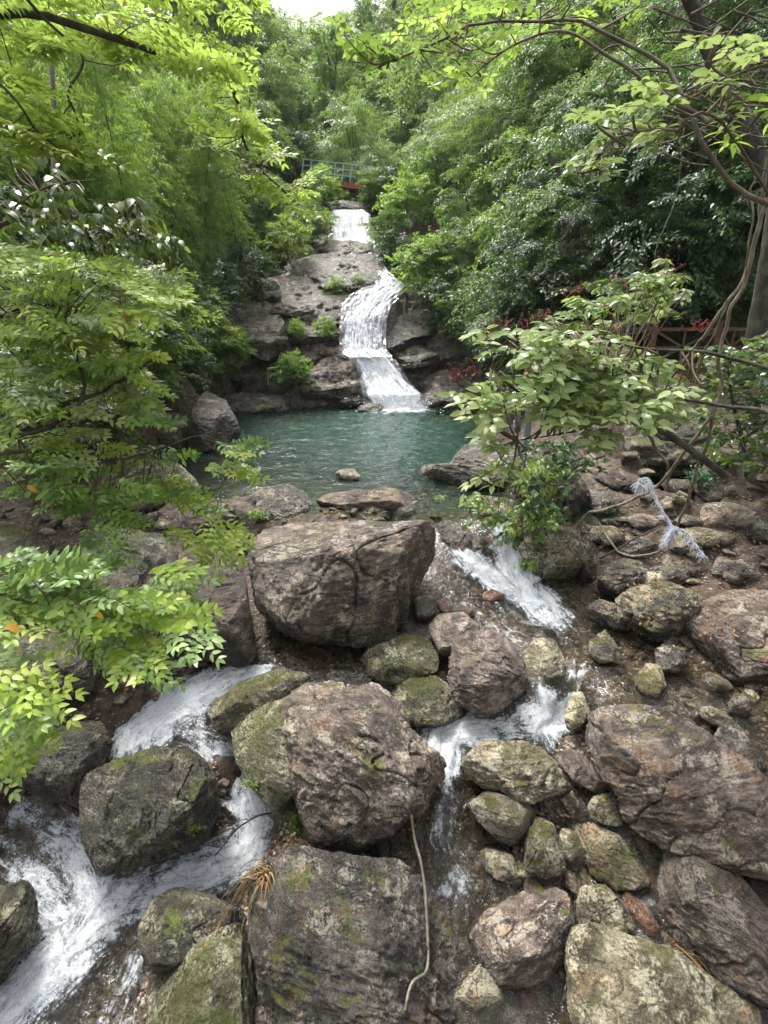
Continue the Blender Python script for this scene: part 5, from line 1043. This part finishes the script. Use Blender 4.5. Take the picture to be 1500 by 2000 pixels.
pole('stick', 'long pale bent stick lying down the huge grey boulder', 'stick', [onrock(u, v, .04) if v >= 1800 else aty(u, v, onrock(832, 1800, .04)[1] + (1800 - v) * .0034) for u, v in pts], [.014, .016, .011], 'dead', wob=.02)
pole('stick', 'short brown stake standing behind the bottom grass tuft', 'stick', [onrock(1046,1935,.0), onrock(1046,1935,.0) + np.array([0.01, 0, .10])], [.012, .012], 'wood', n=6, wob=.004)
pole('stick', 'pale dead stick lying across the slate slab', 'stick', [onrock(1170,1095,.05), onrock(1230,1062,.07), onrock(1290,1030,.06)], [.02, .015], 'barkd', wob=.03)
pole('stick', 'pale stake stuck in the left shore', 'stick', [(524,752,22.3),(522,718,22.3)], [.03, .02], 'dead', n=6, wob=.01)

# frayed rope
root = empty('frayed_rope', tuple(aty(1262,945,7.0))); tag(root, 'frayed pale blue rope dangling over the scree at right', 'rope'); bs = np.array(root.location)
M['rope'] = plain('rope_fibre', (.55, .60, .66), .5, 0, 60, .3); mb = MB(); rng = R(4)
for pts in ([(1250,938),(1262,935),(1270,950),(1285,985),(1300,1010),(1312,1028)], [(1312,1028),(1340,1040),(1355,1060),(1374,1088)], [(1312,1028),(1305,1045),(1300,1058)], [(1244,944),(1256,950),(1268,944)]):
    L_ = smoothline([aty(u, v, 6.9 - .004 * (v - 940)) for u, v in pts], 30)
    for k in range(6): mb.tube(L_ - bs + np.stack([fbm(L_ * 9 + k, 2, k), fbm(L_ * 9 + k, 2, k + 20), fbm(L_ * 9 + k, 2, k + 40)], 1) * .035, [.006, .003], 4)
    for k in range(190):
        s = L_[rng.randint(30)] - bs; d = rdir(rng, 1)[0] * .085; d[2] -= .04; mb.tube([s, s + d * .6, s + d + np.array([0, 0, -.02])], .002, 3)
link('fibres', mb.mesh('rope_fibres'), M['rope'], root)

# ------------------------------------------------------------------ fence on the right path, posts by the pool, footbridge
root = empty('wooden_fence', tuple(aty(1134,720,14.2))); tag(root, 'reddish wooden railing with crossed bars beside the right bank path', 'fence'); bs = np.array(root.location)
us = [1070, 1134, 1199, 1264, 1385, 1450, 1540]; foot = [aty(u, 722, 14.2) for u in us]; Hf = 1.12
for p in foot:
    mb = MB(); mb.box(p - bs + np.array([0, 0, Hf / 2]), .14, .14, Hf + .1); mb.box(p - bs + np.array([0, 0, Hf + .08]), .18, .18, .05); link('post', mb.mesh('fence_post', False), M['wood'], root)
for a, b in zip(foot[:-1], foot[1:]):
    for hh in (1.02, .12):
        mb = MB(); m_ = (a + b) / 2 - bs + np.array([0, 0, hh]); mb.box(m_, np.linalg.norm(b - a) - .14, .08, .085); link('rail', mb.mesh('fence_rail', False), M['wood'], root)
    wdt = b[0] - a[0] - .14; c = (a + b) / 2 - bs + np.array([0, 0, .57]); mb = MB()
    dirs = [(wdt / 2, .40), (-wdt / 2, .40), (wdt / 2, -.40), (-wdt / 2, -.40), (0, .40), (0, -.40), (wdt / 2, 0), (-wdt / 2, 0)]
    for dx, dz in dirs:
        ln = math.hypot(dx, dz); Xd = np.array([dx, 0, dz]) / ln; mb.box(c + Xd * ln * .5, ln, .045, .05, Xd, (0, 1, 0), np.cross(Xd, (0, 1, 0)))
    link('crossed_bars', mb.mesh('fence_bars', False), M['wood'], root)
M['steel'] = plain('grey_pipe', (.20, .24, .27), .35, .5, 12, .25)
for (u1, v1, u0, v0, y, r, lab) in [(1018,752,1010,828,12.9,.065,'thinner grey metal pipe standing at the pool edge'), (1038,756,1026,882,12.3,.085,'thicker grey metal pipe standing on the right shore rock')]:
    b = aty(u0, v0, y); t = b.copy(); t[2] = aty(u1, v1, y)[2]; root = empty('metal_post', tuple(b)); tag(root, lab, 'post')
    mb = MB(); mb.tube(np.linspace([0, 0, -.2], t - b, 8), r, 14); link('pipe', mb.mesh('pipe'), M['steel'], root)
    mb = MB(); mb.tube([[0, 0, -.2], [0, 0, .08]], r * 1.6, 14); link('footing', mb.mesh('footing'), M['slate'], root)
b = aty(1030, 762, 12.6); root = empty('wooden_post', tuple(b)); tag(root, 'red-brown wooden post rising above the grey pipes', 'post')
mb = MB(); mb.box((0, 0, .38), .17, .17, .76); link('shaft', mb.mesh('post_shaft', False), M['wood'], root); mb = MB(); mb.box((0, 0, .79), .22, .22, .06); link('cap', mb.mesh('post_cap', False), M['wood'], root)

M['rust'] = plain('red_steel', (.27, .075, .04), .55, 0, 6, .25); M['mint'] = plain('pale_green_rail', (.42, .56, .52), .45, 0, 9, .15)
A = aty(598, 352, 42.4); Bq = aty(728, 368, 40.6); root = empty('footbridge', tuple(A)); tag(root, 'red steel footbridge with pale green railings above the upper fall', 'bridge')
ex = Bq - A; Lb = np.linalg.norm(ex); ex = ex / Lb; ey = np.cross([0, 0, 1.], ex); ey /= np.linalg.norm(ey); ez = np.cross(ex, ey)
def bb(mb, x, y, z, sx, sy, sz): mb.box(ex * x + ey * y + ez * z, sx, sy, sz, ex, ey, ez)
mb = MB(); bb(mb, Lb / 2, 0, 0, Lb, 1.6, .06); link('deck', mb.mesh('deck', False), M['slate'], root)
for yy_ in (-.82, .82):
    mb = MB(); bb(mb, Lb / 2, yy_, -.12, Lb, .10, .30); link('girder', mb.mesh('girder', False), M['rust'], root)
for k in range(6): mb = MB(); bb(mb, Lb * (k + .5) / 6, 0, -.13, .1, 1.5, .2); link('cross_beam', mb.mesh('cross_beam', False), M['rust'], root)
for yy_ in (-.8, .8):
    mb = MB()
    for hh in (1.1, .75, .4): bb(mb, Lb / 2, yy_, hh, Lb, .05, .05)
    for q in np.arange(.1, Lb, .62): bb(mb, q, yy_, .57, .06, .07, 1.1)
    link('railing', mb.mesh('railing', False), M['mint'], root)

# ------------------------------------------------------------------ pebbles, grass, litter
peb = []
for k, mt in enumerate(['cream', 'slate', 'pink', 'brown', 'moss', 'red', 'amber', 'cream', 'slate', 'pink', 'cream', 'brown']):
    N0, F0 = ico(4); rs = R(300 + k); L_ = N0 * np.array([1, rs.uniform(.6, .95), rs.uniform(.4, .7)])
    for q in range(12):
        m = rdir(rs, 1)[0]; s_ = L_ @ m; L_ = L_ - np.outer(np.maximum(s_ - s_.max() * rs.uniform(.5, .85), 0) * .96, m)
    L_ += N0 * (.10 * fbm(N0 * 2 + k, 4, k) + .05 * fbm(N0 * np.array([3, 3, 9]) + k, 4, k + 3, .6, True))[:, None]; peb.append((mt, mkmesh('stone_' + str(k), L_, F0, 3)))
    peb[-1][1].materials.append(M[mt])
rng = R(55); ns = 0; tries = 0
SN = {'cream': 'pale', 'slate': 'grey', 'pink': 'pinkish', 'brown': 'brown', 'moss': 'mossy', 'red': 'red', 'amber': 'rusty'}
ZN = [([(170,1220),(430,1290),(300,1350),(200,1400),(20,1430)], 16, (.10,.24), 'in the shade above the left cascade'), ([(0,1500),(230,1480),(160,1600),(0,1640)], 8, (.1,.2), 'at the left edge of the lower chute'), ([(400,1440),(460,1450),(470,1520),(420,1560)], 5, (.07,.13), 'between the two boulders by the narrow chute'), ([(150,1850),(300,1850),(290,2010),(80,2010)], 9, (.08,.16), 'in the brown shallows at bottom left'), ([(1090,890),(1500,890),(1510,1180),(1200,1140),(1100,1010)], 30, (.12,.34), 'on the right bank scree'), ([(1120,1190),(1400,1260),(1510,1340),(1510,1480),(1250,1385),(1110,1330)], 22, (.08,.2), 'in the shallow brown water at right'),
 ([(860,1500),(1110,1560),(1260,1560),(1300,1700),(1120,1760),(870,1740)], 34, (.08,.22), 'in the lower right trickle'), ([(-20,900),(460,985),(450,1040),(330,1060),(-20,1190)], 26, (.12,.3), 'on the shaded left bank'),
 ([(460,960),(860,960),(860,1020),(500,1030)], 26, (.06,.16), 'on the dam of the pool'), ([(870,1740),(1500,1700),(1500,2010),(880,2010)], 22, (.08,.2), 'in the gaps between the bottom right boulders'), ([(780,1120),(960,1100),(930,1240),(780,1240)], 22, (.05,.10), 'in the pebble patch beside the biggest boulder')]
for poly, cnt_, (s0, s1), where in ZN:
    k_ = 0; xs = [p[0] for p in poly]; ys = [p[1] for p in poly]
    for t_ in range(1500):
        if k_ >= cnt_: break
        u, v = rng.uniform(min(xs), max(xs)), rng.uniform(min(ys), max(ys))
        if not inpoly((u, v), poly): continue
        p, nrm = hit(u, v)
        if p is None or nrm[2] < .4 or abs(p[2] - ground_z(p[0], p[1])) > .06: continue
        mt, me = peb[rng.choice([0, 1, 2, 3, 7, 8, 9, 10, 11, 4])]; o = bpy.data.objects.new('rock', me); COL.objects.link(o); s = rng.uniform(s0, s1)
        o.location = tuple(p + np.array([0, 0, s * .12])); o.scale = (s, s * rng.uniform(.6, 1), s * rng.uniform(.45, .85)); o.rotation_euler = (rng.normal(0, .3), rng.normal(0, .3), rng.uniform(0, 6.3))
        tag(o, 'loose angular %s rock %s' % (SN[mt], where), 'rock', 'loose rocks ' + where); k_ += 1
while ns < 90 and tries < 9000:
    tries += 1
    u, v = rng.uniform(-20, 1520), 960 + 1060 * rng.uniform(0, 1) ** .8
    p, nrm = hit(u, v)
    if p is None or nrm[2] < .55: continue
    gz_ = ground_z(p[0], p[1])
    if abs(p[2] - gz_) > .05: continue
    if FLmask(u, v) if 'FLmask' in globals() else False: continue
    q = flowfield(np.array([p[0]]), np.array([p[1]]), LINES)[1][0]
    if q > .35 and v < 1900: continue
    mt, me = peb[rng.randint(len(peb))]; o = bpy.data.objects.new('stone', me); COL.objects.link(o)
    s = rng.uniform(.05, .17) * (1.25 if rng.rand() < .2 else .8); o.location = tuple(p + np.array([0, 0, s * .2])); o.scale = (s, s, s); o.rotation_euler = (rng.normal(0, .25), rng.normal(0, .25), rng.uniform(0, 6.3))
    tag(o, 'small loose %s stone lying in the stream bed' % SN[mt], 'stone', 'loose %s stones in the stream bed' % SN[mt]); ns += 1
print('stones', ns)
gvl = MB(); n = 0; cr_ = []
bm0, bf0 = ico(2)
for t_ in range(30000):
    u, v = rng.uniform(-20, 1520), 940 + 1080 * rng.uniform(0, 1) ** .7; p, nrm = hit(u, v)
    if p is None or nrm[2] < .4: continue
    cr_.append(p)
cr_ = np.array(cr_); gzz = height(cr_[:, 0], cr_[:, 1]); cr_ = cr_[np.abs(cr_[:, 2] - gzz) < .04]; _, ff = flowfield(cr_[:, 0], cr_[:, 1], LINES); cr_ = cr_[ff < .6]
print('gravel', len(cr_))
for p in cr_[:13000]:
    s = rng.uniform(.008, .032) * (1 + .5 * (rng.rand() < .1)); a = rng.uniform(0, 6.3); c, s_ = math.cos(a), math.sin(a); v_ = bm0 * np.array([1, .7, .5]) * s * (1 + .25 * vn(bm0 * 1.5 + p))[:, None]
    gvl.add(p + np.stack([v_[:, 0] * c - v_[:, 1] * s_, v_[:, 0] * s_ + v_[:, 1] * c, v_[:, 2]], 1), bf0, 3, rng.rand())
m, nt, b, out = newmat('gravel'); r_ = nd(nt, 'ShaderNodeAttribute', attribute_name='rnd').outputs['Fac']; nz_ = noise(nt, nt.nodes.new('ShaderNodeNewGeometry').outputs['Position'], 90, 4)
nt.links.new(mixc(nt, .5, ramp(nt, r_, [(0, (.05, .03, .02)), (.3, (.17, .10, .07)), (.5, (.32, .23, .16)), (.62, (.12, .11, .09)), (.8, (.30, .27, .20)), (1, (.42, .38, .30))]), ramp(nt, nz_, [(.3, .3), (.7, 1.0)]), 'MULTIPLY'), b.inputs['Base Color']); b.inputs['Roughness'].default_value = .4
tag(link('gravel', gvl.mesh('gravel'), m), 'brown and cream gravel between the boulders', 'gravel', kind='stuff')

M['grass'] = leaf_mat('leaf_grass', [(.05, .10, .01), (.12, .22, .02), (.22, .32, .04), (.30, .28, .08)], (.3, .5, .03), .4, .4)
M['straw'] = leaf_mat('leaf_straw', [(.16, .11, .05), (.26, .19, .09), (.22, .07, .03)], (.3, .2, .08), .2, .6)
def tuft(u, v, n, ln, label, mat='grass', spread=.06, name='grass_tuft', droop=.6, cat='grass', p=None, bias=(0, 0, 0)):
    rng = R(int(u * 3 + v)); c = onrock(u, v, .0) if p is None else p; mb = MB()
    for k in range(n):
        a = rng.uniform(0, 6.3); d = np.array([math.cos(a), math.sin(a), rng.uniform(.5, 1.6)]) + np.array(bias); d /= np.linalg.norm(d); l = ln * rng.uniform(.5, 1.1); s = rng.normal(0, spread, 3) * np.array([1, 1, .1])
        t = np.linspace(0, 1, 6); P = s + np.outer(t, d) * l + np.outer(-droop * t ** 2 * l, [0, 0, 1.]); mb.tube(P, [l * .02 + .0012, .0006], 3, rng.rand())
    return tag(link(name, mb.mesh(name), M[mat], None, tuple(c)), label, cat)
tuft(822, 1236, 130, .16, 'bright green grass tuft below the biggest boulder')
tuft(1000, 1985, 170, .22, 'green and yellow grass tuft at the bottom edge', droop=.8)
tuft(1225, 1668, 40, .12, 'small grass tuft on the wet green-streaked rock'); tuft(1180, 1590, 40, .10, 'tiny grass tuft at the foot of the massive boulder')
tuft(1330, 1850, 60, .5, 'bundle of long dry grass lying beside the long pinkish slab', 'straw', .05, 'dry_grass', .7, 'dry grass', bias=(1.5, -.8, -.6))
tuft(585, 1648, 120, .32, 'mat of red-brown roots and dry grass under the knobbly boulder', 'straw', .12, 'dry_grass', 1.2, 'dry grass', bias=(-.5, -.5, 0))
tuft(520, 1700, 50, .55, 'long straw stems trailing down beside the huge grey boulder', 'straw', .05, 'dry_grass', 1.3, 'dry grass', bias=(-.6, -.8, 0))
tuft(1450, 1335, 30, .1, 'small green sprig by the purple ledge'); tuft(640, 1000, 40, .3, 'thin brown stems on the pool dam', 'straw', .15, 'dry_grass', 1.0, 'dry grass')
def sprig(u, v, n, r, L, label, mat='green', cat='plant', up=.03):
    rng = R(int(u + v * 5)); c = onrock(u, v, up); mb = MB()
    for k in range(n):
        d = rdir(rng, 1)[0]; d[2] = abs(d[2]) * .8; P = c * 0 + d * r * rng.uniform(.2, 1); nn = 7; mb.tube([(0, 0, -up), P * .5, P], L * .05, 3)
        mb.leaves(P + rng.normal(0, L * .5, (nn, 3)), rdir(rng, nn) + np.array([0, 0, .3]), rdir(rng, nn) * .5 + np.array([0, 0, 1]), L * rng.uniform(.6, 1.1, nn), .45, 'near', None, rng)
    return tag(link('small_plant', mb.mesh('small_plant'), M[mat], None, tuple(c)), label, cat)
sprig(575, 1610, 34, .16, .035, 'little leafy plant at the left foot of the knobbly boulder'); sprig(488, 1535, 22, .13, .03, 'small plant on the green mossy boulder'); sprig(408, 1478, 20, .12, .03, 'small plant on the top right corner of the dark green-black boulder')
sprig(382, 1620, 20, .12, .03, 'small plant low on the dark green-black boulder'); sprig(505, 1010, 40, .25, .06, 'small leafy plant on the broad pale-topped rock'); sprig(1190, 1000, 30, .2, .05, 'small weed on the scree below the drooping shrub', 'deep')
sprig(1370, 940, 40, .35, .09, 'dark fern on the scree under the dense shrub', 'blue'); sprig(1030, 1110, 30, .2, .07, 'leafy sprig hanging beside the small fall', 'green')
mb = MB(); L_ = []
for t_ in range(1500):
    u, v = rng.uniform(1080, 1500), rng.uniform(890, 1250); p, nrm = hit(u, v)
    if p is not None and nrm[2] > .3: L_.append(p + nrm * .012)
L_ = np.array(L_); nn = len(L_); mb.leaves(L_, rdir(rng, nn) * np.array([1, 1, .3]), rdir(rng, nn) * .4 + np.array([0, 0, 1]), rng.uniform(.03, .08, nn), .4, 'near', None, rng)
for k in range(260):
    p = L_[rng.randint(nn)]; d = rdir(rng, 1)[0] * np.array([1, 1, .25]); mb.tube([p, p + d * rng.uniform(.08, .3) + np.array([0, 0, .02])], .003, 3, rng.rand())
tag(link('leaf_litter', mb.mesh('leaf_litter'), M['straw']), 'brown fallen leaves and needles scattered on the right bank', 'leaf litter', kind='stuff')

# ------------------------------------------------------------------ light haze over the valley
mb = MB(); mb.box((0, 100, 47), 330, 330, 108)
m = bpy.data.materials.new('haze'); m.use_nodes = True; nt = m.node_tree; nt.nodes.clear()
o_ = nt.nodes.new('ShaderNodeOutputMaterial'); pv = nt.nodes.new('ShaderNodeVolumePrincipled'); pv.inputs['Color'].default_value = (.92, .96, 1, 1); pv.inputs['Density'].default_value = .0003; pv.inputs['Anisotropy'].default_value = .2
nt.links.new(pv.outputs[0], o_.inputs['Volume'])
tag(link('haze', mb.mesh('haze', False), m), 'thin pale haze filling the valley', 'haze', kind='stuff')
